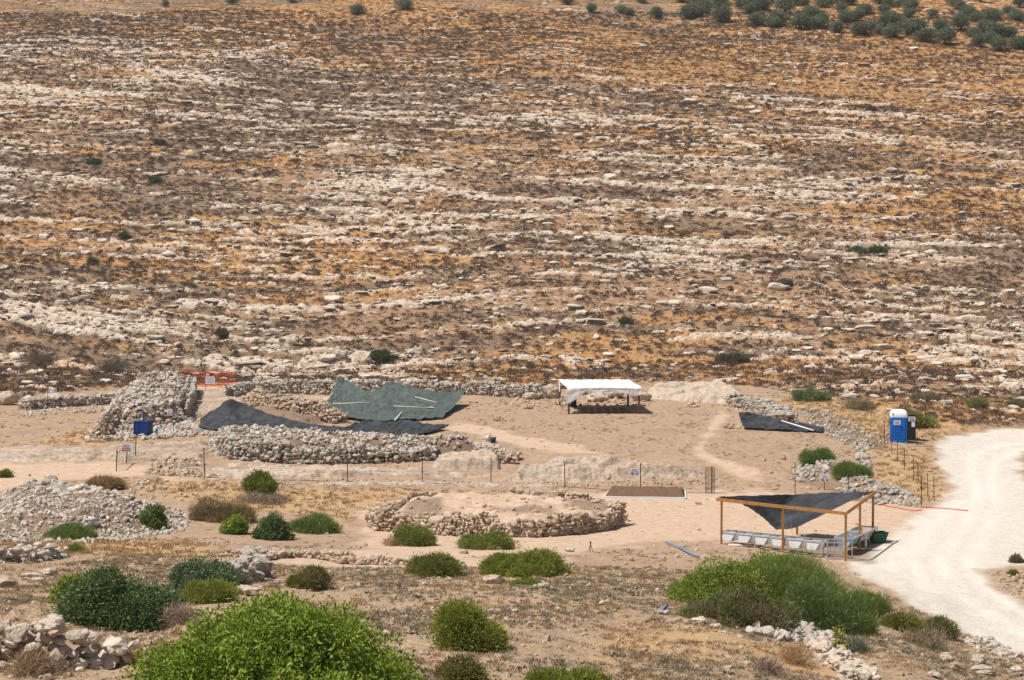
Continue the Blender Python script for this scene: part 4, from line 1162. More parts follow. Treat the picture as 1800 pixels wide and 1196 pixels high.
rng = np.random.RandomState(9)
x, y = scatter_pts(150000, rng, 132, 372)
onhill = (hill_w(x, y) > .4) & (sdist(x, y, ROAD) < -1.0)
x, y = x[onhill], y[onhill]
hw, r, g, sc = fields(x, y)
u = rng.rand(len(x))
rk = (u < (.04 + .62 * sstep(ROCK_T - .42, ROCK_T - .05, r)) * (1 - .6 * sstep(285, 325, y + .35 * x)))
xr, yr = x[rk][:52000], y[rk][:52000]
sz = np.clip(.10 * np.exp(rng.normal(0, .60, len(xr))), .05, .75)
big = np.argsort(-sz * F_PX / yr)[:300]
isbig = np.zeros(len(xr), bool); isbig[big] = True
print("slope stones", len(xr))
s_ = sz[~isbig]
oo = stones('slope_stones', np.c_[xr[~isbig], yr[~isbig], H(xr[~isbig], yr[~isbig]) + s_ * .25], s_, M['limestone'], rng, protos=PROT1, elong=(.8, 1.5), flat=(.38, .8), tilt=.2, xs=1.45, zr=.5)
tag(oo, 'countless small pale limestone stones spread over the slope', 'stones', None, 'stuff')
big_me = [mesh_np('boulder', V * np.array([1, .8, .7]), F, M['slope_boulder'], True, {"tint": np.full(len(V), .15 * (i % 4))}) for i, (V, F) in enumerate([stone_proto(3, 700 + i, 11, 1, .35) for i in range(14)])]
zb = H(xr, yr)
for i in big:
    o = bpy.data.objects.new('boulder', big_me[i % 14]); COL.objects.link(o)
    s1 = sz[i] * rng.uniform(1.15, 1.6)
    o.location = (xr[i], yr[i], zb[i] + s1 * .22); s1 *= .82; o.scale = (s1 * rng.uniform(1, 2.0), s1, s1 * rng.uniform(.6, .95)); o.rotation_euler = (0, 0, rng.uniform(-.6, .6))
    px = xr[i] / yr[i] * F_PX + 900
    side = ['at the far left edge', 'in the left quarter', 'left of the middle', 'just left of centre', 'just right of centre', 'right of the middle', 'in the right quarter', 'at the far right edge'][int(min(7, max(0, px / 225)))]
    hgt = ['at the slope foot', 'on the lower slope', 'low on mid slope', 'high on mid slope', 'on the upper slope', 'near the slope top'][int(min(5, max(0, (yr[i] - 160) / 26)))]
    look = ('large' if s1 > .55 else 'small' if s1 < .38 else 'medium') + (' long flat' if o.scale.x > 1.5 * s1 else ' rounded')
    _h, _r, _g, _s = fields(np.array([xr[i]]), np.array([yr[i]]))
    onw = 'in golden grass' if _g[0] > .12 else 'in dark scrub' if _s[0] > .12 else 'on pale rock' if _r[0] > ROCK_T - .1 else 'on stony soil'
    tag(o, f'{look} boulder {onw} {hgt}, {side}', 'boulder', 'boulders scattered over the slope')
slab = (~rk) & (u < .85) & (rng.rand(len(x)) < .16 * sstep(ROCK_T - .30, ROCK_T - .02, r))
xl, yl = x[slab], y[slab]; zl = H(xl, yl); sl = .20 + .35 * rng.rand(len(xl)) ** 2
print('slabs', len(xl))
tag(stones('slope_ledges', np.c_[xl, yl, zl + sl * .02], sl, M['limestone'], rng, protos=PROT2, elong=(.8, 1.4), flat=(.22, .55), tilt=.10, xs=2.1, zr=.22), 'flat broken limestone ledges breaking out of the slope', 'ledges', None, 'stuff')
sb = (~rk) & (u < (.30 + .68 * sstep(-.30, .12, sc - .22 * sstep(.12, .3, g))) * (1 - .45 * sstep(ROCK_T, ROCK_T + .1, r))) & (y < 345)
xs, ys = x[sb], y[sb]
if len(xs) > 62000: xs, ys = xs[:62000], ys[:62000]
print("scrub", len(xs))
clumps('thorny_scrub', SCR, xs, ys, .16 + .36 * rng.rand(len(xs)) ** 2.2, 'scrub', rng, 'dark brown thorny scrub covering the slope between the rocks')
x, y = scatter_pts(52000, rng, 134, 372)
onhill = (hill_w(x, y) > .3) & (sdist(x, y, ROAD) < -.6)
x, y = x[onhill], y[onhill]
hw, r, g, sc = fields(x, y); u = rng.rand(len(x))
k = (u < sstep(-.12, .14, g) * (1 - sstep(ROCK_T - .05, ROCK_T + .05, r)))
x, y = x[k][:20000], y[k][:20000]
clumps('dry_grass', TUF, x, y, .16 + .22 * rng.rand(len(x)), 'straw_hill', rng, 'golden dry grass on the slope')

x, y = scatter_pts(60000, rng, 134, 372)
hw, r, g, sc = fields(x, y); u = rng.rand(len(x))
k = (hw > .3) & (sdist(x, y, ROAD) < -.6) & (r < ROCK_T) & (u < .30 + .5 * sstep(-.1, .2, g))
x, y = x[k][:26000], y[k][:26000]
clumps('dry_weeds', TUF, x, y, .15 + .20 * rng.rand(len(x)), 'weed', rng, 'olive brown dried weeds between the rocks of the slope', (.4, .9))

# ------------------------------------------------------------------ cover of the site and the foreground
def avoid(x, y, pad=0.0):
    q = np.ones(len(x), bool)
    for P in [ROAD]:
        q &= sdist(x, y, P) < -pad
    return q
def on_isle(x, y):
    q = np.zeros(len(x), bool)
    for P in ISLES: q |= sdist(x, y, P) > .2
    return q
def insand(x, y):
    q = np.zeros(len(x), bool)
    for P, e in SANDS: q |= sdist(x, y, P) > -.1
    return q
x, y = scatter_pts(90000, rng, 32, 72)
ok = (avoid(x, y, .1) | on_isle(x, y)) & ~insand(x, y)
x, y = x[ok], y[ok]
den = fbm(x / 2.2, y / 2.2, 3, 301); den2 = fbm(x / 5, y / 5, 2, 302)
u = rng.rand(len(x)); zz = H(x, y)
k = u < .22 + .2 * den
s_ = np.clip(.022 * np.exp(rng.normal(0, .6, k.sum())), .01, .12)
oo = stones('pebbles', np.c_[x[k], y[k], zz[k] + s_ * .2], s_, M['tanstone'], rng, protos=[stone_proto(1, 800 + i, 4) for i in range(4)]); tag(oo, 'pebbles lying over the foreground', 'pebbles', None, 'stuff')
k = (u > .3) & (u < .42 + .5 * den2)
clumps('dead_twigs', TUF, x[k], y[k], .05 + .10 * rng.rand(k.sum()), 'twig', rng, 'grey brown dead stalks over the foreground', (.35, .9))
k = (u > .62) & (u < .70 + .5 * den)
clumps('dry_grass', TUF, x[k], y[k], .06 + .10 * rng.rand(k.sum()), 'straw', rng, 'short dry grass over the foreground', (.3, .8))
k = (u > .9) & (u < .93 + .25 * den2)
clumps('grey_herbs', HER, x[k], y[k], .05 + .10 * rng.rand(k.sum()), 'herb', rng, 'low grey green herbs in the foreground')
x, y = scatter_pts(60000, rng, 72, 166)
ok = avoid(x, y, .1) | on_isle(x, y); x, y = x[ok], y[ok]
sandy = insand(x, y); den = fbm(x / 3.5, y / 3.5, 3, 311); u = rng.rand(len(x)); zz = H(x, y)
k = (u < .17 + .20 * den) & ~(sandy & (u > .06))
s_ = np.clip(.035 * np.exp(rng.normal(0, .6, k.sum())), .015, .2)
oo = stones('pebbles', np.c_[x[k], y[k], zz[k] + s_ * .2], s_, M['tanstone'], rng, protos=[stone_proto(1, 820 + i, 4) for i in range(4)]); tag(oo, 'small stones strewn over the dirt of the site', 'pebbles', None, 'stuff')
ingold = np.zeros(len(x))
for P, e in GOLDS: ingold = np.maximum(ingold, sstep(-e, e, sdist(x, y, P)))
k = (u > .3) & (u < .33 + .10 * den + .35 * ingold) & ~sandy
clumps('dry_grass', TUF, x[k], y[k], .07 + .13 * rng.rand(k.sum()) + .08 * ingold[k], 'straw', rng, 'short dry grass over the site', (.4, .9))
k = (u > .8) & (u < .84 + .22 * den) & ~sandy
clumps('dead_twigs', HER, x[k], y[k], .06 + .12 * rng.rand(k.sum()), 'scrub', rng, 'low brown dried weeds over the site', (.3, .6))
k = (u > .95) & (u < .962 + .05 * den) & ~sandy
clumps('grey_herbs', HER, x[k], y[k], .08 + .14 * rng.rand(k.sum()), 'herb', rng, 'sparse green herbs over the site', (.3, .6))

# ------------------------------------------------------------------ things people brought
def cr_interp(P, n):
    """Catmull-Rom through rows of P (m x k x 3) along axis 0"""
    m = len(P); t = np.linspace(0, m - 1, n); i = np.clip(t.astype(int), 0, m - 2); u = (t - i)[:, None, None]
    g = lambda j: P[np.clip(j, 0, m - 1)]
    p0, p1, p2, p3 = g(i - 1), g(i), g(i + 1), g(i + 2)
    lin = p1 * (1 - u) + p2 * u
    return .6 * lin + .4 * .5 * (2 * p1 + (p2 - p0) * u + (2 * p0 - 5 * p1 + 4 * p2 - p3) * u * u + (3 * p1 - p0 - 3 * p2 + p3) * u ** 3)

def cloth(name, label, cat, ctrl, mat, nu=80, nv=130, wr=.05, seed=1, part=None, hem=None, thick=.012, fold=1.0):
    """ctrl rows of (px, py, height above the land), or 3-D points"""
    Pm = np.array([[list(unp(*c)) if not isinstance(c, Vector) else list(c) for c in row] for row in ctrl])
    G = cr_interp(Pm, nu); G = cr_interp(G.transpose(1, 0, 2), nv).transpose(1, 0, 2)
    U, Vv = np.meshgrid(np.linspace(0, 1, nv), np.linspace(0, 1, nu))
    n = fbm(U * 5 * fold + seed, Vv * 3 + seed, 3, seed) + 1.1 * (.5 - np.abs(perlin(U * 9 * fold + 3 * Vv, Vv * 2.0 - 3 * U, seed + 3))) + .5 * (.5 - np.abs(perlin(U * 17 * fold - 5 * Vv, Vv * 3.0 + 4 * U, seed + 4)))
    n2 = fbm(U * 14 * fold, Vv * 5, 2, seed + 8)
    G[:, :, 2] += wr * n + .35 * wr * n2
    G[:, :, 1] += wr * .6 * n2
    # ragged edges
    e = np.minimum(np.minimum(U, 1 - U), np.minimum(Vv, 1 - Vv))
    G[:, :, 0] += np.where(e < .02, .05 * perlin(U * 20, Vv * 20, seed + 5), 0)
    c = G.reshape(-1, 3).mean(0); i = np.arange(nu * nv).reshape(nu, nv)
    F = np.stack([i[:-1, :-1].ravel(), i[:-1, 1:].ravel(), i[1:, 1:].ravel(), i[1:, :-1].ravel()], 1)
    me = mesh_np(name, G.reshape(-1, 3) - c, F, M[mat], True)
    if part is not None:
        o = link(name, me, part, c); so = o
        o.matrix_parent_inverse = Matrix.LocRotScale(part.location, part.rotation_euler, None).inverted()
    elif hem:
        o = thing(name, label, cat, c); so = link('sheet', me, o)
        edge = [G[0, j] for j in range(0, nv, 3)] + [G[k, -1] for k in range(0, nu, 3)]
        MB().tube([Vector(p - c) + Vector((0, 0, .01)) for p in edge], .022, 5).build('hem', M[hem], o)
        edge2 = [G[k, 0] for k in range(0, nu, 3)]
        MB().tube([Vector(p - c) + Vector((0, 0, .01)) for p in edge2], .022, 5).build('hem', M[hem], o)
    else:
        o = link(name, me, None, c); so = o; tag(o, label, cat)
    sm = so.modifiers.new("thickness", 'SOLIDIFY'); sm.thickness = thick
    return o

cloth('shade_net', 'grey green shade net draped over posts in front of the back stone wall', 'shade net',
      [[(592, 668, 1.45), (612, 670, 1.35), (640, 689, .95), (664, 686, 1.1), (688, 672, 1.55), (720, 683, 1.2), (760, 690, 1.0), (817, 689, 1.0)],
       [(586, 692, .8), (610, 697, .6), (640, 702, .55), (664, 700, .65), (690, 696, .8), (722, 704, .6), (762, 709, .5), (806, 706, .6)],
       [(572, 710, .45), (600, 713, .3), (638, 716, .28), (662, 716, .3), (690, 717, .3), (722, 719, .28), (756, 722, .26), (794, 719, .32)],
       [(563, 722, .35), (592, 730, .25), (630, 738, .15), (664, 741, .12), (692, 740, .12), (722, 738, .12), (750, 737, .12), (777, 735, .12)]],
      'green_net', seed=3, hem='hem', wr=.13, fold=1.4)
cloth('shade_net', 'black shade net peaked like a tent behind the left end of the front wall', 'shade net',
      [[(352, 738, .35), (380, 720, .9), (403, 702, 1.75), (432, 713, 1.3), (470, 728, .9), (530, 744, .55), (598, 752, .4)],
       [(352, 744, .2), (380, 738, .45), (405, 728, .8), (434, 734, .6), (472, 744, .45), (532, 753, .3), (600, 758, .3)],
       [(348, 752, .1), (378, 756, .1), (406, 760, .1), (436, 764, .1), (474, 767, .1), (534, 769, .1), (602, 768, .1)]],
      'black_net', seed=7, wr=.12, fold=1.2)
cloth('shade_net', 'long flat black shade net lying between the green net and the front wall', 'shade net',
      [[(585, 752, .35), (610, 750, .3), (640, 741, .5), (680, 743, .4), (720, 740, .45), (755, 747, .3), (790, 748, .3)],
       [(590, 758, .25), (612, 757, .2), (642, 752, .2), (682, 753, .2), (720, 751, .2), (752, 753, .2), (784, 751, .2)],
       [(598, 767, .2), (618, 768, .15), (645, 769, .12), (682, 770, .12), (712, 769, .12), (742, 764, .12), (776, 756, .12)]],
      'black_net', seed=9, wr=.12, fold=1.6)
cloth('shade_net', 'black cloth sheet lying at the end of the rubble wall on the right', 'shade net',
      [[(1298, 727, .9), (1330, 729, .7), (1362, 736, .55), (1382, 743, .35), (1412, 745, .2), (1448, 754, .15)],
       [(1302, 740, .5), (1332, 742, .35), (1364, 747, .3), (1384, 750, .25), (1414, 751, .15), (1448, 757, .1)],
       [(1306, 752, .15), (1334, 755, .1), (1366, 756, .1), (1386, 757, .1), (1416, 759, .08), (1446, 760, .08)]],
      'black_net', seed=12, wr=.12)

def pole(name, label, cat, a, b, r, mat):
    A, B = unp(*a), unp(*b); c = (A + B) / 2
    o = MB().tube([A - c, B - c], r, 8).build(name, M[mat], None, True, c); return tag(o, label, cat)
pole('white_pole', 'white pole lying across the right end of the black cloth', 'pole', (1374, 740, .55), (1430, 757, .3), .05, 'white_plastic')
pole('batten', 'long bleached batten on the left part of the green net', 'batten', (585, 710, .75), (654, 708, .85), .045, 'plank')
pole('batten', 'thin bleached batten lying in the right half of the green net', 'batten', (692, 714, .75), (772, 718, .60), .035, 'plank')
pole('batten', 'slanting bleached batten near the upper right corner of the green net', 'batten', (730, 698, .95), (768, 708, .80), .04, 'plank')
pole('batten', 'short white batten at the lower edge of the green net', 'batten', (706, 725, .42), (694, 739, .30), .05, 'white_plastic')
pole('batten', 'thin pale stick on the long flat black net', 'batten', (628, 763, .35), (683, 760, .35), .03, 'plank')
def sandbag(px, py, h, label, s):
    p = unp(px, py, h); V, F = stone_proto(2, 40 + px, 3); V = V * np.array([.3, .17, .11]) * s
    tag(link('sandbag', mesh_np('sandbag', V, F, mat_plain('sandbag_cloth', (.55, .42, .27), .9), True), None, p), label, 'sandbag')
sandbag(757, 717, .62, 'tan sandbag resting on the right half of the green net', 1.0)

# white canopy
def canopy():
    fl, fr = unp(1000, 728), unp(1123, 728)
    bl, br = unp(984, 714), unp(1104, 714)
    c = (fl + fr + bl + br) / 4
    root = thing('canopy', 'white tarpaulin canopy on four dark posts with its front left corner hanging loose', 'canopy', c)
    hz = 1.95
    def topat(p): return Vector((p.x, p.y, p.z + hz))
    for p in (fl, fr, bl, br):
        MB().box(Vector((p.x, p.y, p.z + hz / 2 - .1)) , (.15, .15, hz + .2)).build('post', M['wood_dark'], root, bevel=.01)
    b = MB()
    for a, d in ((fl, fr), (bl, br), (fl, bl), (fr, br)): b.bar(topat(a) - Vector((0, 0, .08)), topat(d) - Vector((0, 0, .08)), .07, .10)
    b.build('roof_frame', M['wood_dark'], root)
    worldparts(root)
    T = {k: topat(v) for k, v in dict(fl=fl, fr=fr, bl=bl, br=br).items()}
    def mixp(a, b_, t, dz=0, dy=0, dx=0): p = a.lerp(b_, t); return Vector((p.x + dx, p.y + dy, p.z + dz))
    rows = []
    ts = [-.03, .08, .25, .42, .6, .78, .92, 1.03]
    rows.append([mixp(T['bl'], T['br'], t, -.30 if i in (0,) else -.08, .12) for i, t in enumerate(ts)])
    rows.append([mixp(T['bl'], T['br'], t, .06, .03) for t in ts])
    rows.append([mixp(T['bl'].lerp(T['fl'], .5), T['br'].lerp(T['fr'], .5), t, -.0) for t in ts])
    rows.append([mixp(T['fl'], T['fr'], t, .06 if i > 0 else .0, -.03) for i, t in enumerate(ts)])
    drop = [-1.25, -.95, -.32, -.38, -.30, -.42, -.62, -.55]
    rows.append([mixp(T['fl'], T['fr'], t, drop[i] * .5, -.12) for i, t in enumerate(ts)])
    rows.append([mixp(T['fl'], T['fr'], t, drop[i], -.10 - (.05 if i % 2 else 0)) for i, t in enumerate(ts)])
    cloth('tarpaulin', None, None, rows, 'tarp', 60, 110, .045, 21, part=root, fold=1.6)
    # right side flap
    rows = [[T['br'] + Vector((.05, .05, .02)), T['br'].lerp(T['fr'], .5) + Vector((.10, 0, .03)), T['fr'] + Vector((.06, -.05, .02))],
            [T['br'] + Vector((.12, .05, -.3)), T['br'].lerp(T['fr'], .5) + Vector((.28, 0, -.35)), T['fr'] + Vector((.16, -.05, -.45))],
            [T['br'] + Vector((.06, .05, -.5)), T['br'].lerp(T['fr'], .5) + Vector((.16, 0, -.6)), T['fr'] + Vector((.06, -.05, -.72))]]
    cloth('side_flap', None, None, rows, 'tarp', 20, 24, .04, 23, part=root)
    rows = [[T['bl'] + Vector((-.05, .0, .02)), T['bl'].lerp(T['fl'], .12) + Vector((-.05, 0, .02))],
            [T['bl'] + Vector((-.07, .0, -.5)), T['bl'].lerp(T['fl'], .14) + Vector((-.06, 0, -.5))],
            [T['bl'] + Vector((-.05, .0, -.85)), T['bl'].lerp(T['fl'], .10) + Vector((-.05, 0, -.85))]]
    cloth('side_flap', None, None, rows, 'tarp', 16, 8, .03, 24, part=root)
    return root
canopy()
def rug():
    s = NT("striped_rug")
    v = s.mapped((1, 1, 1)); sep = s.n.new("ShaderNodeSeparateXYZ"); s.link(v, sep.inputs[0])
    w = s.n.new("ShaderNodeTexWave"); w.inputs["Scale"].default_value = .55; w.inputs["Distortion"].default_value = 2.0; s.link(v, w.inputs["Vector"])
    s.base(s.mix(s.ramp(w.outputs["Fac"], .4, .6), (.25, .07, .05), (.17, .22, .18)))
    cloth('rug', 'faded striped rug spread in the shade under the white canopy', 'rug', [[(1008, 717, .05), (1050, 717, .05), (1100, 717, .05)], [(1006, 722, .05), (1052, 722, .05), (1106, 722, .05)], [(1010, 726, .05), (1055, 726, .05), (1116, 726, .05)]], 'rug_', 16, 60, .02, 30) if False else None
    M['rug_'] = s.m
    cloth('rug', 'faded striped rug spread in the shade under the white canopy', 'rug', [[(1008, 717, .06), (1050, 717, .06), (1098, 717, .06)], [(1006, 722, .06), (1052, 722, .06), (1104, 722, .06)], [(1010, 726, .06), (1055, 726, .06), (1112, 726, .06)]], 'rug_', 16, 60, .015, 30)
rug()
def barrel():
    p = unp(1008, 716); root = thing('barrel', 'black water barrel with a yellow lid behind the front left canopy post', 'barrel', p)
    MB().tube([(0, 0, -.03), (0, 0, .35), (0, 0, .75)], .24, 16).build('body', M['dark_plastic'], root, True)
    MB().tube([(0, 0, .752), (0, 0, .82)], .25, 16).build('lid', M['yellow'], root, True)
barrel()

# the timber shelter
def P3(px, py, D): # the point at depth D seen there
    d = pix_dir(px, py); t = D / d[1]; return Vector((d[0] * t, D, CAM_Z + d[2] * t))
def top_over(base, py):
    """height over this base point that shows at row py"""
    return CAM_Z - slope_at(py) * base.y
def shelter():
    fl, fm, fr = unp(1268, 957), None, unp(1486, 987)
    br = unp(1534, 954); mr = unp(1511, 969.5); bm = unp(1401, 940)
    fm = fl.lerp(fr, (1380 - 1268) / (1486 - 1268) * .985); fm.z = float(H(fm.x, fm.y))
    posts = [(fl, 878), (fm, 890), (fr, 902), (mr, 884), (br, 868), (bm, 873)]
    root = thing('timber_shelter', 'open timber shelter frame on posts with a sagging black net roof beside the road', 'shelter', fl.lerp(fr, .5))
    tops = []
    for p, ty in posts:
        zt = top_over(p, ty); tops.append(Vector((p.x, p.y, zt)))
        MB().box((p.x, p.y, (p.z - .15 + zt) / 2), (.10, .10, zt - p.z + .15)).build('post', M['wood'], root, bevel=.008)
    TFL, TFM, TFR, TMR, TBR, TBM = tops
    off = Vector((0, -.08, -.02))
    ax = (TFR - TFL).normalized()
    MB().bar(TFL + off - ax * .3, TFM + off + ax * .1, .045, .15).bar(TFM + off + ax * .102, TFR + off + ax * .05, .045, .148).build('beam', M['wood'], root)
    ay = (TBR - TFR).normalized()
    MB().bar(TFR + Vector((.09, 0, .04)) - ay * .15, TBR + Vector((.09, 0, .04)) + ay * .25, .045, .15).build('beam', M['wood'], root)
    MB().bar(TBR + Vector((0, .09, 0)), TBM + Vector((0, .09, 0)), .045, .14).build('beam', M['wood'], root)
    MB().bar(TBM + Vector((0, .09, .003)), TFL + Vector((-.1, .09, .04)), .045, .14).build('beam', M['wood'], root)
    worldparts(root)
    # net: tied along the back beam, sagging to a low point behind the middle post
    up_ = Vector((0, 0, .09))
    back = [TFL + up_, TFL.lerp(TBM, .35) + up_, TFL.lerp(TBM, .75) + up_, TBM + up_, TBM.lerp(TBR, .35) + up_, TBM.lerp(TBR, .7) + up_, TBR + up_]
    Df = fl.y
    low = [P3(1300, 884, Df + .3), P3(1322, 896, Df + .6), P3(1345, 915, Df + .9), P3(1366, 932, Df + .8), P3(1398, 929, Df + .6), P3(1440, 914, Df + .2), P3(1466, 896, Df - 1.4)]
    mid = [back[i].lerp(low[i], .5) + Vector((0, .1 * i, .05)) for i in range(7)]
    back[5] = back[5]; low[6] = TBR.lerp(TFR, .10) + Vector((-.25, 0, .02)); mid[6] = back[6].lerp(low[6], .5)
    low[5] = P3(1452, 903, Df - .4); mid[5] = P3(1458, 884, Df + .6)
    cloth('shade_net', None, None, [back, mid, low], 'black_net', 50, 90, .05, 41, part=root)
    # rope from the beam down through the net
    MB().tube([TFM + Vector((.1, .02, .05)), P3(1388, 905, Df), P3(1393, 940, Df + .3)], .008, 4).build('rope', M['steel'], root); 
    MB().tube([TBR.lerp(TMR, .5), P3(1521, 920, br.y - .8)], .006, 4).build('rope', M['steel'], root)
    for c in root.children: c.matrix_parent_inverse = Matrix.Translation(root.location).inverted()
    return fl, fm, fr, mr, br
FL, FM, FR, MR, BR = shelter()

# row of hanging sieves behind the front beam
def sieves():
    a = FL.lerp(FR, .03) + Vector((0, .45, 0)); b = FL.lerp(FR, .86) + Vector((0, .55, 0))
    za = top_over(a, 934); zb = top_over(b, 952); a.z = za; b.z = zb
    d = (b - a); L = d.length; ax = d.normalized(); side = Vector((-ax.y, ax.x, 0)) * .34
    fr_ = thing('sieve_stand', 'long pale metal stand holding the row of white sieves under the timber shelter', 'stand', (a + b) / 2)
    MB().bar(a - side, b - side, .05, .05).build('rail', M['steel'], fr_)
    MB().bar(a + side, b + side, .05, .05).build('rail', M['steel'], fr_)
    for t in (0.01, .35, .68, .99):
        p = a.lerp(b, t); g = float(H(p.x, p.y))
        for s_ in (-1, 1): MB().bar(p + side * s_ - Vector((0, 0, .03)), Vector((p.x + side.x * s_, p.y + side.y * s_, g - .05)), .04, .04).build('leg', M['steel'], fr_)
    worldparts(fr_)
    names = ['leftmost white sieve tray hanging in the stand', 'second white sieve tray from the left in the stand', 'white sieve tray hanging left of the middle post', 'white sieve tray hanging right of the middle post',
             'tilted white sieve tray in the shade of the stand', 'white sieve tray at the right end of the stand']
    n = 6
    for i in range(n):
        t0, t1 = (i + .06) / n, (i + .90) / n
        p0, p1 = a.lerp(b, t0), a.lerp(b, t1)
        c = (p0 + p1) / 2; rt = thing('sieve', names[i], 'sieve', c)
        dz = Vector((0, 0, -.36)); inn = ax * .17
        sh = side * .9
        q = [p0 - sh, p1 - sh, p1 + sh, p0 + sh]; ql = [p0 - sh * 1.45 + inn + dz, p1 - sh * 1.45 - inn + dz, p1 + sh * .8 - inn + dz, p0 + sh * .8 + inn + dz]
        m = MB()
        for k in range(4): m.face([q[k], q[(k + 1) % 4], ql[(k + 1) % 4], ql[k]])
        o = m.build('tray', M['tray'], rt); sm = o.modifiers.new("t", 'SOLIDIFY'); sm.thickness = .012
        m = MB(); up2 = Vector((0, 0, .03))
        for k in range(4): m.bar(q[k] + up2, q[(k + 1) % 4] + up2, .035, .035)
        m.build('rim', M['steel'], rt)
        m = MB()
        for k in range(4): m.bar(ql[k], ql[(k + 1) % 4], .025, .025)
        m.build('bottom_frame', M['steel'], rt)
        worldparts(rt)
    return a, b
SA, SB = sieves()

# wire mesh racks and troughs on the right side of the shelter
def rack():
    D0 = FR.y + .25
    p0 = unp(1455, 985); p1 = unp(1491, 987)
    w = (p1.x - p0.x); dpt = 1.0; h = top_over(p0, 955) - p0.z
    root = thing('wire_rack', 'galvanised wire rack with two shelves behind the front right post of the shelter', 'rack', (p0.x, p0.y + .2, p0.z))
    C = [(0, 0), (w, 0), (w, dpt), (0, dpt)]
    for x, y in C: MB().box((x, y, h / 2), (.045, .045, h)).build('leg', M['steel'], root)
    for z in (.06, h * .52, h - .02):
        m = MB()
        for k in range(4): m.bar((*C[k], z), (*C[(k + 1) % 4], z), .035, .035)
        for k in range(1, 9): m.bar((w * k / 9, .02, z), (w * k / 9, dpt - .02, z), .008, .008)
        m.build('shelf', M['steel'], root)
    m = MB()
    for k in range(1, 12): m.bar((w * k / 12, dpt, .05), (w * k / 12, dpt, h), .006, .006)
    for k in range(1, 9): m.bar((0, dpt, h * k / 9), (w, dpt, h * k / 9), .006, .006)
    m.build('wire_back', M['steel'], root)
    # three long table frames with troughs going back
    names = [('near metal table with a dark blue trough beside the wire rack', 1), ('far metal table with bottles on it at the right back of the shelter', 0)]
    A = unp(1478, 978); B = unp(1526, 955)
    cuts = [(0.08, .56), (.60, 1.02)]
    for (nm, tr), (u0, u1) in zip(names, cuts):
        a = A.lerp(B, u0); b = A.lerp(B, u1); ax = (b - a).normalized(); sd = Vector((ax.y, -ax.x, 0)).normalized() * .42
        g = float(H(a.x, a.y)); hh = h + .02
        rt = thing('metal_table', nm, 'table', (a.x, a.y, g))
        a = Vector((a.x, a.y, g)); b = Vector((b.x, b.y, g)); upv = Vector((0, 0, hh))
        for q in (a - sd, a + sd, b - sd, b + sd): MB().bar(q, q + upv, .04, .04).build('leg', M['steel'], rt)
        m = MB()
        for s_, e_ in ((a - sd, b - sd), (a + sd, b + sd), (a - sd, a + sd), (b - sd, b + sd)): m.bar(s_ + upv, e_ + upv, .05, .05)
        m.build('top_frame', M['steel'], rt)
        m = MB()
        for k in range(1, 10):
            q = a.lerp(b, k / 10); m.bar(q - sd + upv, q + sd + upv, .01, .01)
        m.build('mesh_top', M['steel'], rt)
        m = MB(); z0 = Vector((0, 0, hh - .03)); z1 = Vector((0, 0, hh - .42)); s2 = sd * .45
        m.face([a - sd * .95 + z0, b - sd * .95 + z0, b - s2 + z1, a - s2 + z1]); m.face([a + s2 + z1, b + s2 + z1, b + sd * .95 + z0, a + sd * .95 + z0]); m.face([a - s2 + z1, b - s2 + z1, b + s2 + z1, a + s2 + z1])
        o = m.build('trough', M['sheet_blue'] if tr else M['steel'], rt); sm = o.modifiers.new("t", 'SOLIDIFY'); sm.thickness = .01
        worldparts(rt)
        if not tr:
            for (t_, cc, lb) in ((.3, 'yellow', 'small yellow bottle standing on the far metal table'), (.2, 'dark_plastic', 'small black bottle standing on the far metal table')):
                q = a.lerp(b, t_) + upv + Vector((0, 0, .03)); r2 = thing('bottle', lb, 'bottle', q)
                MB().tube([(0, 0, 0), (0, 0, .16), (0, 0, .20)], .05, 10, .035).build('body', M[cc], r2, True); MB().tube([(0, 0, .201), (0, 0, .25)], .018, 8).build('cap', M['white_plastic'], r2)
rack()
def tub():
    p = unp(1543, 955); root = thing('tub', 'dark green plastic tub at the back right post of the shelter', 'tub', p, .3)
    m = MB(); b0 = [(-.26, -.2), (.26, -.2), (.26, .2), (-.26, .2)]; t0 = [(-.40, -.3), (.40, -.3), (.40, .3), (-.40, .3)]
    for k in range(4): m.face([(*b0[k], 0), (*b0[(k + 1) % 4], 0), (*t0[(k + 1) % 4], .5), (*t0[k], .5)])
    m.face([(*q, .0) for q in b0[::-1]])
    o = m.build('body', M['green_plastic'], root); sm = o.modifiers.new("t", 'SOLIDIFY'); sm.thickness = .015
    m = MB()
    for k in range(4): m.bar((*t0[k], .51), (*t0[(k + 1) % 4], .51), .04, .03)
    m.build('rim', M['green_plastic'], root)
tub()
def lying(name, label, cat, pts, r, mat, h=.03):
    P = [up(px, py, h) for px, py in pts]; c = P[0]
    o = MB().tube([q - c for q in P], r, 6).build(name, M[mat], None, True, c); return tag(o, label, cat)
lying('plank', 'long bleached board lying under the row of sieves', 'plank', [(1280, 959), (1305, 960), (1332, 962)], .08, 'plank')
o = lying('water_pipe', 'blue water pipe lying from the bare ground into the thicket', 'pipe', [(1170, 953), (1190, 960), (1212, 972), (1228, 978)], .038, 'blue_pipe', .10)
lying('water_pipe', 'short blue pipe end showing left of the thicket', 'pipe', [(1172, 1062), (1168, 1068), (1160, 1077)], .035, 'blue_pipe', .06)
lying('barrier_tape', 'red tape lying on the bare ground between the shelter and the rods', 'tape', [(1543, 884), (1560, 890), (1580, 893), (1605, 898), (1620, 897)], .022, 'red_line')
lying('barrier_tape', 'straight red line lying across the white road', 'tape', [(1621, 892), (1650, 893), (1675, 895), (1702, 898)], .022, 'red_line')

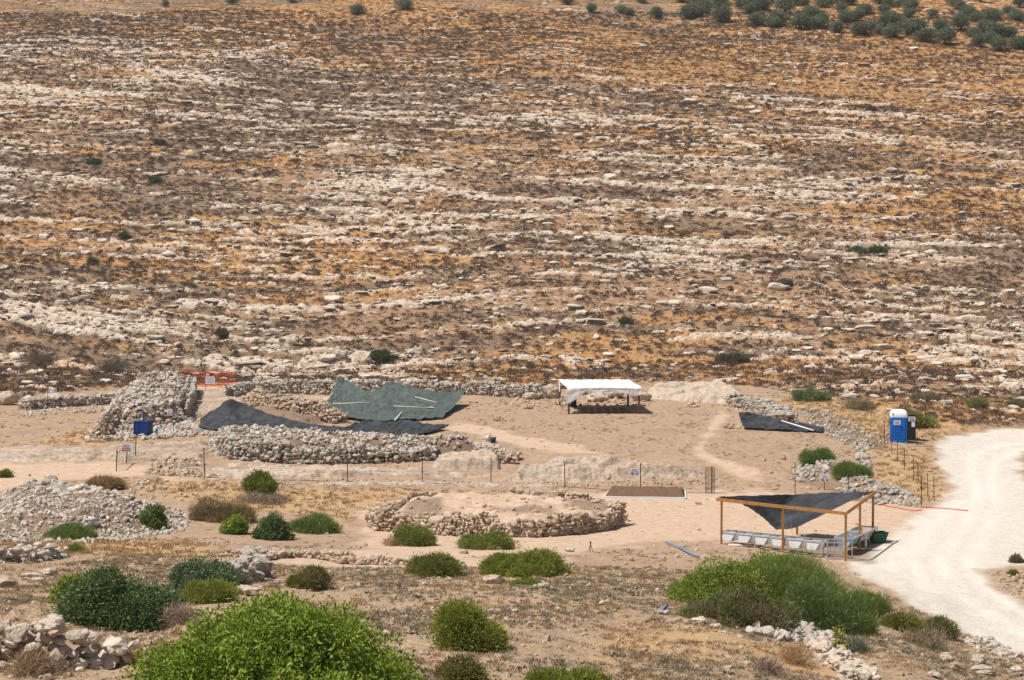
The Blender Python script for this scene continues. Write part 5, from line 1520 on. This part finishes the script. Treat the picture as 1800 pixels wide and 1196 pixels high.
# blue toilet and the dark one beside it
def toilet():
    p = unp(1582, 779); s_ = F_PX / p.y; w = 30 / s_; h = 45 / s_ ; d = 1.05
    root = thing('portable_toilet', 'bright blue portable toilet with a white roof and a white notice on its door', 'toilet', (p.x, p.y + d / 2, p.z), math.radians(-9))
    MB().box((0, 0, h / 2 + .05), (w * .92, d, h - .1)).build('cabin', M['blue_plastic'], root, bevel=.03)
    MB().box((0, 0, .045), (w, d + .08, .14)).build('base', M['blue_plastic'], root, bevel=.02)
    yf = -d / 2
    dr = MB().box((-.03, yf - .02, h / 2 + .06), (w * .76, .04, h * .90)).build('door', M['blue_plastic'], root, bevel=.012)
    m = MB()
    for k in range(5): m.box((-.03, yf - .048, .35 + k * .19), (w * .62, .03, .045))
    m.build('ribs', M['blue_plastic'], dr)
    MB().bar((w * .16, yf - .06, h * .68), (w * .06, yf - .06, h * .52), .03, .03).build('handle', M['dark_plastic'], dr)
    sg = MB().box((-.12, yf - .05, h * .80), (.44, .02, .28)).build('notice', M['sign'], dr)
    m = MB(); m.box((-.12, yf - .062, h * .80 + .07), (.34, .006, .03)); m.box((-.14, yf - .062, h * .80 - .01), (.30, .006, .04)); m.box((-.10, yf - .062, h * .80 - .08), (.34, .006, .025))
    m.build('print', M['ink'], sg)
    for sx in (-1, 1):
        m = MB()
        for k in range(3): m.box((sx * (w * .46 + .012), -d * .3 + k * d * .3, h / 2), (.03, .05, h * .8))
        m.build('side_ribs', M['blue_plastic'], root)
    # rounded white roof
    zs = [h, h + .10, h + .30, h + .44, h + .50]; sc = [1.04, 1.06, .98, .80, .45]
    V = []; F4 = []
    base = []
    for k in range(24):
        a = 2 * math.pi * k / 24; cx, cy = math.cos(a), math.sin(a); e = .38
        base.append((math.copysign(abs(cx) ** e, cx), math.copysign(abs(cy) ** e, cy)))
    for z, s2 in zip(zs, sc): V += [(bx * w / 2 * s2, by * d / 2 * s2, z) for bx, by in base]
    n = 24
    for j in range(4):
        for k in range(n): F4.append([j * n + k, j * n + (k + 1) % n, (j + 1) * n + (k + 1) % n, (j + 1) * n + k])
    V.append((0, 0, zs[-1])); c = len(V) - 1
    F3 = [[c, 4 * n + k, 4 * n + (k + 1) % n] for k in range(n)]
    link('roof', mesh_np('roof', V, [F4, F3], M['white_plastic'], True), root)
    MB().tube([(-w * .36, yf * .9, h + .24), (-w * .36, yf * .9 - .1, h + .24)], .05, 8).build('vent', M['dark_plastic'], root)
    p2 = unp(1605, 776)
    r2 = thing('portable_toilet', 'narrow black cabin with white notices behind the right side of the blue toilet', 'toilet', (p2.x, p2.y + .7, p2.z), math.radians(-9))
    h2 = 46 / s_
    MB().box((0, 0, h2 / 2), (.58, .9, h2)).build('cabin', M['dark_plastic'], r2, bevel=.02)
    MB().box((0, 0, h2 + .02), (.64, .96, .05)).build('roof', M['iron'], r2, bevel=.01)
    n1 = MB().box((.03, -.46, h2 - .25), (.46, .015, .30)).build('notice', M['sign'], r2)
    m = MB()
    for k in range(3): m.box((.03, -.471, h2 - .17 - k * .08), (.36, .006, .03))
    m.build('print', M['ink'], n1)
    MB().box((.12, -.46, h2 - .62), (.22, .015, .32)).build('notice', M['sign'], r2)
    MB().box((.292, 0, h2 / 2), (.02, .7, h2 * .9)).build('door', M['dark_plastic'], r2)
toilet()
def tank():
    p = up(250, 768); s_ = F_PX / p.y; w = 25 / s_; h = 27 / s_
    root = thing('steel_tank', 'dark blue square steel tank with an upright blue pipe on its lid', 'tank', (p.x, p.y + w / 2, p.z - .05), math.radians(-14))
    MB().box((0, 0, h / 2), (w, w, h)).build('body', M['navy'], root, bevel=.02)
    MB().box((0, 0, h + .026), (w * 1.05, w * 1.05, .05)).build('lid', M['blue_plastic'] if False else M['navy'], root, bevel=.01)
    m = MB()
    for sx in (-1, 1): m.box((sx * w * .5, -w * .5 - .012, h / 2), (.05, .03, h))
    m.box((-w * .12, -w * .5 - .012, h / 2), (.03, .03, h)); m.box((-w * .30, -w * .5 - .012, h * .38), (w * .34, .03, .03)); m.build('ribs', M['sheet_blue'] if False else M['navy'], root)
    MB().tube([(.02, 0, h + .05), (.02, 0, h + .75)], .05, 8).tube([(-.14, 0, h + .58), (.16, 0, h + .62)], .035, 6).build('standpipe', M['navy'], root, True)
    q = up(276, 766)
    r2 = tag(link('sheet', mesh_np('sheet', [(-.25, 0, 0), (.25, 0, .02), (.3, .3, .42), (-.1, .3, .45), (-.25, .03, -.03), (.25, .03, -.01), (.3, .33, .39), (-.1, .33, .42)], [[0, 1, 2, 3], [7, 6, 5, 4], [0, 4, 5, 1], [1, 5, 6, 2], [2, 6, 7, 3], [3, 7, 4, 0]], M['sheet_blue']), None, q), 'small light blue sheet leaning on the rubble right of the blue tank', 'sheet')
tank()

# boxed heap of sieved soil
def soil_bed():
    P = poly_px([(1062, 876), (1072, 864), (1204, 866), (1205, 878), (1130, 876)])
    c = Vector((P[:, 0].mean(), P[:, 1].mean(), 0)); c.z = float(H(c.x, c.y))
    root = thing('soil_bed', 'long low bed of dark brown sieved soil edged with a white sheet', 'soil bed', c)
    a, b, c2, d = [Vector((*q, 0)) for q in (P[0], P[1], P[2], P[3])]
    nu, nv = 16, 70; V = []
    for i in range(nu):
        for j in range(nv):
            u, v = i / (nu - 1), j / (nv - 1); q = a.lerp(d, v).lerp(b.lerp(c2, v), u)
            e = min(u * nu * .35, (1 - u) * nu * .35, v * nv * .3, (1 - v) * nv * .3, 1)
            z = .10 + (.26 + .12 * float(fbm(np.array([q.x * 2]), np.array([q.y * 2]), 3, 5)[0])) * e if e > 0 else .03
            V.append((q.x - root.location.x, q.y - root.location.y, float(H(q.x, q.y)) - root.location.z + z))
    i_ = np.arange(nu * nv).reshape(nu, nv)
    F = np.stack([i_[:-1, :-1].ravel(), i_[:-1, 1:].ravel(), i_[1:, 1:].ravel(), i_[1:, :-1].ravel()], 1)
    link('soil', mesh_np('soil', V, F, M['soil'], True), root)
    m = MB(); pts = [a, d, c2, b]
    for k in range(4):
        p, q = pts[k], pts[(k + 1) % 4]
        for t in range(8):
            s1, s2 = p.lerp(q, t / 8), p.lerp(q, (t + 1) / 8)
            z1, z2 = float(H(s1.x, s1.y)) + .05, float(H(s2.x, s2.y)) + .05
            m.bar(Vector((s1.x, s1.y, z1)) - root.location, Vector((s2.x, s2.y, z2)) - root.location, .09, .13 if k == 0 else .09)
    m.build('edging', M['tarp'], root)
soil_bed()

# orange red barrier mesh
def barrier():
    a, b = unp(316, 684), unp(416, 686)
    root = thing('barrier_mesh', 'sagging red plastic barrier mesh between thin posts above the stone walls', 'barrier', (a + b) / 2)
    ha, hb = top_over(a, 645) - a.z, top_over(b, 640) - b.z
    for p, h_ in ((a, ha), (b, hb), (a.lerp(b, .46), ha * .8)):
        MB().tube([p - Vector((0, 0, .1)), p + Vector((0, 0, h_))], .025, 6).build('post', M['iron'], root)
    rows = [(.95, .60, .98, .03), (.90, .58, .70, .03), (.62, .55, .66, .05), (.55, .50, .63, .03), (.25, .25, .40, .04), (.22, .15, .32, .05), (.12, .08, .30, .03), (.38, .36, .42, .015)]
    m = MB(); n = 24; g = []
    for (l, c, r, t) in rows:
        pts = []
        for k in range(n + 1):
            u = k / n; p = a.lerp(b, u); hh = (l * (1 - u) ** 2 + 2 * c * .9 * u * (1 - u) + r * u * u + .02 * math.sin(u * 21 + l * 9)) * (ha * (1 - u) + hb * u)
            pts.append(p + Vector((0, .02 * math.sin(u * 30 + l * 7), hh)))
        for k in range(n): m.bar(pts[k], pts[k + 1], .012, t * 1.5)
        g.append(pts)
    for k in range(1, n):
        m.bar(g[0][k], g[3][k + 0], .008, .02); m.bar(g[4][k], g[6][k], .008, .02)
    m.build('mesh', M['red_mesh'], root)
    s = a.lerp(b, .54) + Vector((0, -.05, ha * .42))
    sg = MB().box(s, (.78, .02, .62)).build('sign_board', M['sign'], root)
    mm = MB()
    for k in range(4): mm.box(s + Vector((.02 * (k % 2), -.014, .18 - k * .12)), (.56 - .1 * (k % 2), .006, .03))
    mm.build('print', M['ink_soft'], sg)
    worldparts(root); sgc = [c for c in sg.children]
    for c in sgc: c.matrix_parent_inverse = sg.matrix_parent_inverse @ Matrix() if False else Matrix()
barrier()

def sign(px, py, w, h, label, post_px=None, rot=0.0, name='sign', lean=0.0, base_py=None, pink=False):
    b = unp(post_px or px, base_py); s_ = F_PX / b.y
    root = thing(name, label, 'sign', b, rot)
    zc = top_over(b, py) - b.z; W, Hh = w / s_, h / s_; dx = (px - (post_px or px)) / s_
    MB().tube([(0, 0, -.1), (lean, 0, zc + Hh * .75)], .022, 6).build('post', M['iron'], root)
    bd = MB().box((dx, -.05, zc), (W, .02, Hh)).build('board', M['sign'], root)
    m = MB(); m.box((dx - .01, -.064, zc + Hh * .32), (W * .55, .006, Hh * .07)); m.box((dx, -.064, zc + Hh * .14), (W * .62, .006, Hh * .06)); m.box((dx, -.064, zc - Hh * .0), (W * .7, .006, Hh * .04)); m.build('small_print', M['ink_soft'], bd)
    m = MB()
    for (x, z, ww) in ((-.22, -.20, .36), (.27, -.23, .26), (-.2, -.36, .34), (.24, -.37, .24)):
        for q in range(5): m.box((dx + W * (x - ww / 2 + ww * (q + .5) / 5), -.064, zc + Hh * z), (W * ww / 5 * .78, .006, Hh * (.085 + .03 * (q % 2))))
    m.build('heading', M['ink'], bd)
    return root
sign(1115, 829, 17, 12.5, 'white sign with dark lines hung on a fence rod before the bedrock hump', 1126, base_py=866)
sign(1449, 840, 17, 13, 'white sign with dark lines standing on the dry slope right of the footpath', base_py=862)
sign(299, 725, 9, 12, 'small pale blue grey sign on a leaning pole at the rubble platform', 306, base_py=764, lean=-.15)
sign(990, 703, 13, 7, 'small wide sign under the left end of the white canopy', 988, base_py=722)
def flag():
    b = unp(84, 718); s_ = F_PX / b.y; hp = top_over(b, 678) - b.z
    root = thing('flag', 'small white flag with a purple mark on a thin pole at the low left wall', 'flag', b)
    MB().tube([(0, 0, -.1), (0, 0, hp)], .022, 6).build('pole', M['iron'], root)
    W = 16 / s_; nx, nz = 16, 8; V = []
    for i in range(nz):
        for j in range(nx):
            u, v = j / (nx - 1), i / (nz - 1); ht = 12 / s_ * (1 - .35 * u)
            V.append((u * W, .06 * math.sin(u * 7), hp - .1 - (12 / s_) * (.18 * u) - v * ht - .0))
    i_ = np.arange(nx * nz).reshape(nz, nx)
    F = np.stack([i_[:-1, :-1].ravel(), i_[:-1, 1:].ravel(), i_[1:, 1:].ravel(), i_[1:, :-1].ravel()], 1)
    c = link('cloth', mesh_np('cloth', V, F, M['tarp'], True), root); sm = c.modifiers.new("t", 'SOLIDIFY'); sm.thickness = .008
    m = MB(); m.box((W * .45, -.065, hp - .33), (W * .35, .01, .04)); m.box((W * .38, -.065, hp - .25), (.05, .01, .10)); m.build('mark', M['pink_ink'], c)
flag()

# rods and fence
def rod(px, py0, py1, label, lean=0, name='fence_rod', r=.022, group='iron rods standing along the site edge', px1=None, red=False):
    b = unp(px, py0); h = top_over(b, py1) - b.z; s_ = F_PX / b.y
    o = MB().tube([(0, 0, -.12), (((px1 or px) - px) / s_, 0, h)], r, 6).build(name, M['iron'], None, False, b)
    return tag(o, label, 'rod', group)
def fence():
    pts = [(611, 848, 808), (742, 851, 808), (863, 852, 804), (993, 857, 811), (1126, 865, 816), (1251, 868, 820)]
    a = unp(611, 848)
    root = thing('wire_fence', 'thin wire fence on dark iron posts in front of the bedrock ledges', 'fence', a)
    B = []
    for px, y0, y1 in pts:
        b = unp(px, y0); h = top_over(b, y1) - b.z; B.append((b, h))
        MB().tube([b - Vector((0, 0, .1)), b + Vector((rg.uniform(-.03, .03), 0, h))], .028, 6).build('post', M['iron'], root)
    e = unp(360, 840); B = [(e, 1.5)] + B; MB().tube([e - Vector((0, 0, .1)), e + Vector((-.05, 0, 1.75))], .028, 6).build('post', M['iron'], root)
    for k in range(len(B) - 1):
        (p, h0), (q, h1) = B[k], B[k + 1]
        for f, r_ in ((.03, .014), (.5, .003), (.95, .003)):
            MB().tube([p + Vector((0, 0, h0 * f)), p.lerp(q, .5) + Vector((0, 0, (h0 + h1) / 2 * f - .03)), q + Vector((0, 0, h1 * f))], r_, 4).build('wire', M['iron'], root)
    worldparts(root)
    # rolled wire mesh standing at the end of the fence
    p = unp(1248, 868); s_ = F_PX / p.y; r2 = thing('mesh_roll', 'upright roll of fine wire mesh at the right end of the wire fence', 'wire mesh', p)
    m = MB(); R = 8.5 / s_; hh = 1.45
    for k in range(22):
        t = 2 * math.pi * k / 22; m.tube([(R * math.cos(t), R * math.sin(t), 0), (R * math.cos(t), R * math.sin(t), hh)], .005, 3)
    for k in range(14):
        z = hh * k / 13; m.tube([(R * math.cos(t), R * math.sin(t), z) for t in np.linspace(0, 2 * math.pi, 17)], .005, 3)
    m.build('mesh', M['iron'], r2)
fence()
for (px, y0, y1, lb) in [(1398, 868, 812, 'thin rod among stones left of the white sign'), (1492, 868, 828, 'rod with a red band right of the white sign'), (1555, 782, 740, 'rod beside the stones left of the blue toilet'),
                         (1567, 796, 758, 'rod just in front of the left corner of the blue toilet'), (1578, 812, 776, 'rod standing before the door of the blue toilet'), (1590, 826, 788, 'rod in dry grass below the right corner of the blue toilet'),
                         (1606, 846, 803, 'first of the two close rods in the middle of the rod line'), (1614, 848, 813, 'second of the two close rods in the middle of the rod line'), (1631, 873, 832, 'rod left of the last one beside the white road'),
                         (1642, 882, 838, 'last rod right beside the edge of the white road'), (1620, 891, 838, 'nearest rod, from which the red line starts')]:
    rod(px, y0, y1, lb, px1=px - 1)
for (px, y0, y1, lb) in [(204, 829, 792, 'thick leaning rod at the front of the small wire gate'), (222, 815, 788, 'short rod under the gate sign'), (238, 804, 760, 'tall rod at the right of the small wire gate')]:
    rod(px, y0, y1, lb, r=.032, px1=px + 2, group='rods of the wire gate left of the blue tank')
def gate():
    a, b = unp(205, 828), unp(237, 803)
    root = thing('wire_gate', 'small wire mesh screen with a white sign between rods below the blue tank', 'gate', (a + b) / 2)
    m = MB(); h = 1.3
    for k in range(14):
        p = a.lerp(b, k / 13); m.tube([p + Vector((0, 0, .1)), p + Vector((0, 0, h))], .006, 3)
    for k in range(8): z = .1 + (h - .1) * k / 7; m.tube([a + Vector((0, 0, z)), b + Vector((0, 0, z))], .005, 3)
    m.build('mesh', M['iron'], root)
    q = unp(223, 815); z = top_over(q, 787)
    bd = MB().box((q.x, q.y - .1, z), (.72, .02, .50)).build('sign_board', M['sign'], root)
    m = MB()
    for k, ww in enumerate((.4, .5, .56, .52)): m.box((q.x, q.y - .114, z + .16 - k * .11), (ww, .006, .03 + .015 * (k > 1)))
    m.build('print', M['ink'], root)
    m = MB(); m.tube([a + Vector((0, 0, 1.05)), q + Vector((0, 0, .95))], .03, 5); m.tube([b + Vector((-.3, 0, 1.2)), b + Vector((.1, 0, 1.25))], .04, 5); m.build('red_ribbon', M['red_mesh'], root)
    worldparts(root)
gate()
def tap():
    b = unp(1038, 971); root = thing('tripod', 'small dark tripod standing on the bare ground below the stone ring', 'tripod', b)
    for k in range(3):
        t = 2.1 * k + .4; MB().tube([(.11 * math.cos(t), .11 * math.sin(t), 0), (0, 0, .38)], .014, 5).build('leg', M['iron'], root)
    MB().box((0, 0, .43), (.07, .07, .09)).build('head', M['dark_plastic'], root, bevel=.01)
tap()

heap('rubble_strip', 'small rocks and rubble along the foot of the back wall behind the canopy', 'rubble',
     [(820, 708), (900, 700), (980, 698), (1135, 700), (1135, 714), (980, 716), (850, 716)], 300, .13, 'tanstone', 61)
heap('rubble_strip', 'loose pale stones in the dry grass behind the gravel heap', 'rubble',
     [(180, 880), (190, 848), (290, 845), (430, 862), (300, 880)], 120, .12, 'heapstone', 62)
for (px, py, lb, mt) in [(867, 779, 'small black bucket at the right end of the front wall rubble', 'dark_plastic'), (858, 776, 'small pale grey bucket left of the black one on the front wall', 'steel')]:
    p = up(px, py); rt = thing('bucket', lb, 'bucket', p)
    MB().tube([(0, 0, -.03), (0, 0, .36)], .15, 12, .19).build('body', M[mt], rt, True)
    MB().tube([(.19 * math.cos(t), .04, .36 + .14 * math.sin(t)) for t in np.linspace(0, math.pi, 9)], .008, 4).build('handle', M['iron'], rt)

heap('rubble_strip', 'thin line of small stones along the foot of the long bedrock hump', 'rubble',
     [(880, 850), (1000, 849), (1280, 838), (1300, 845), (1230, 852), (1000, 858), (880, 857)], 330, .085, 'tanstone', 63)
heap('rubble_strip', 'small stones and crumbs along the ledge behind the fence', 'rubble',
     [(360, 842), (600, 842), (880, 848), (880, 855), (600, 853), (360, 850)], 300, .085, 'tanstone', 64)
heap('rubble_strip', 'stones fallen in front of the low left wall behind the flag', 'rubble',
     [(20, 728), (100, 718), (220, 712), (225, 722), (100, 728), (30, 735)], 160, .12, 'heapstone', 65)

# ------------------------------------------------------------------ thin dusty air
def haze():
    m = bpy.data.materials.new("thin_haze"); m.use_nodes = True; t = m.node_tree
    t.nodes.remove(t.nodes["Principled BSDF"]); v = t.nodes.new("ShaderNodeVolumePrincipled")
    v.inputs["Color"].default_value = (.95, .92, .88, 1); v.inputs["Density"].default_value = .00022; v.inputs["Anisotropy"].default_value = .3
    t.links.new(v.outputs[0], t.nodes["Material Output"].inputs["Volume"])
    b = MB().box((0, 420, 80), (2600, 1080, 190)).build('haze', m); tag(b, None, None, None, 'stuff')
haze()
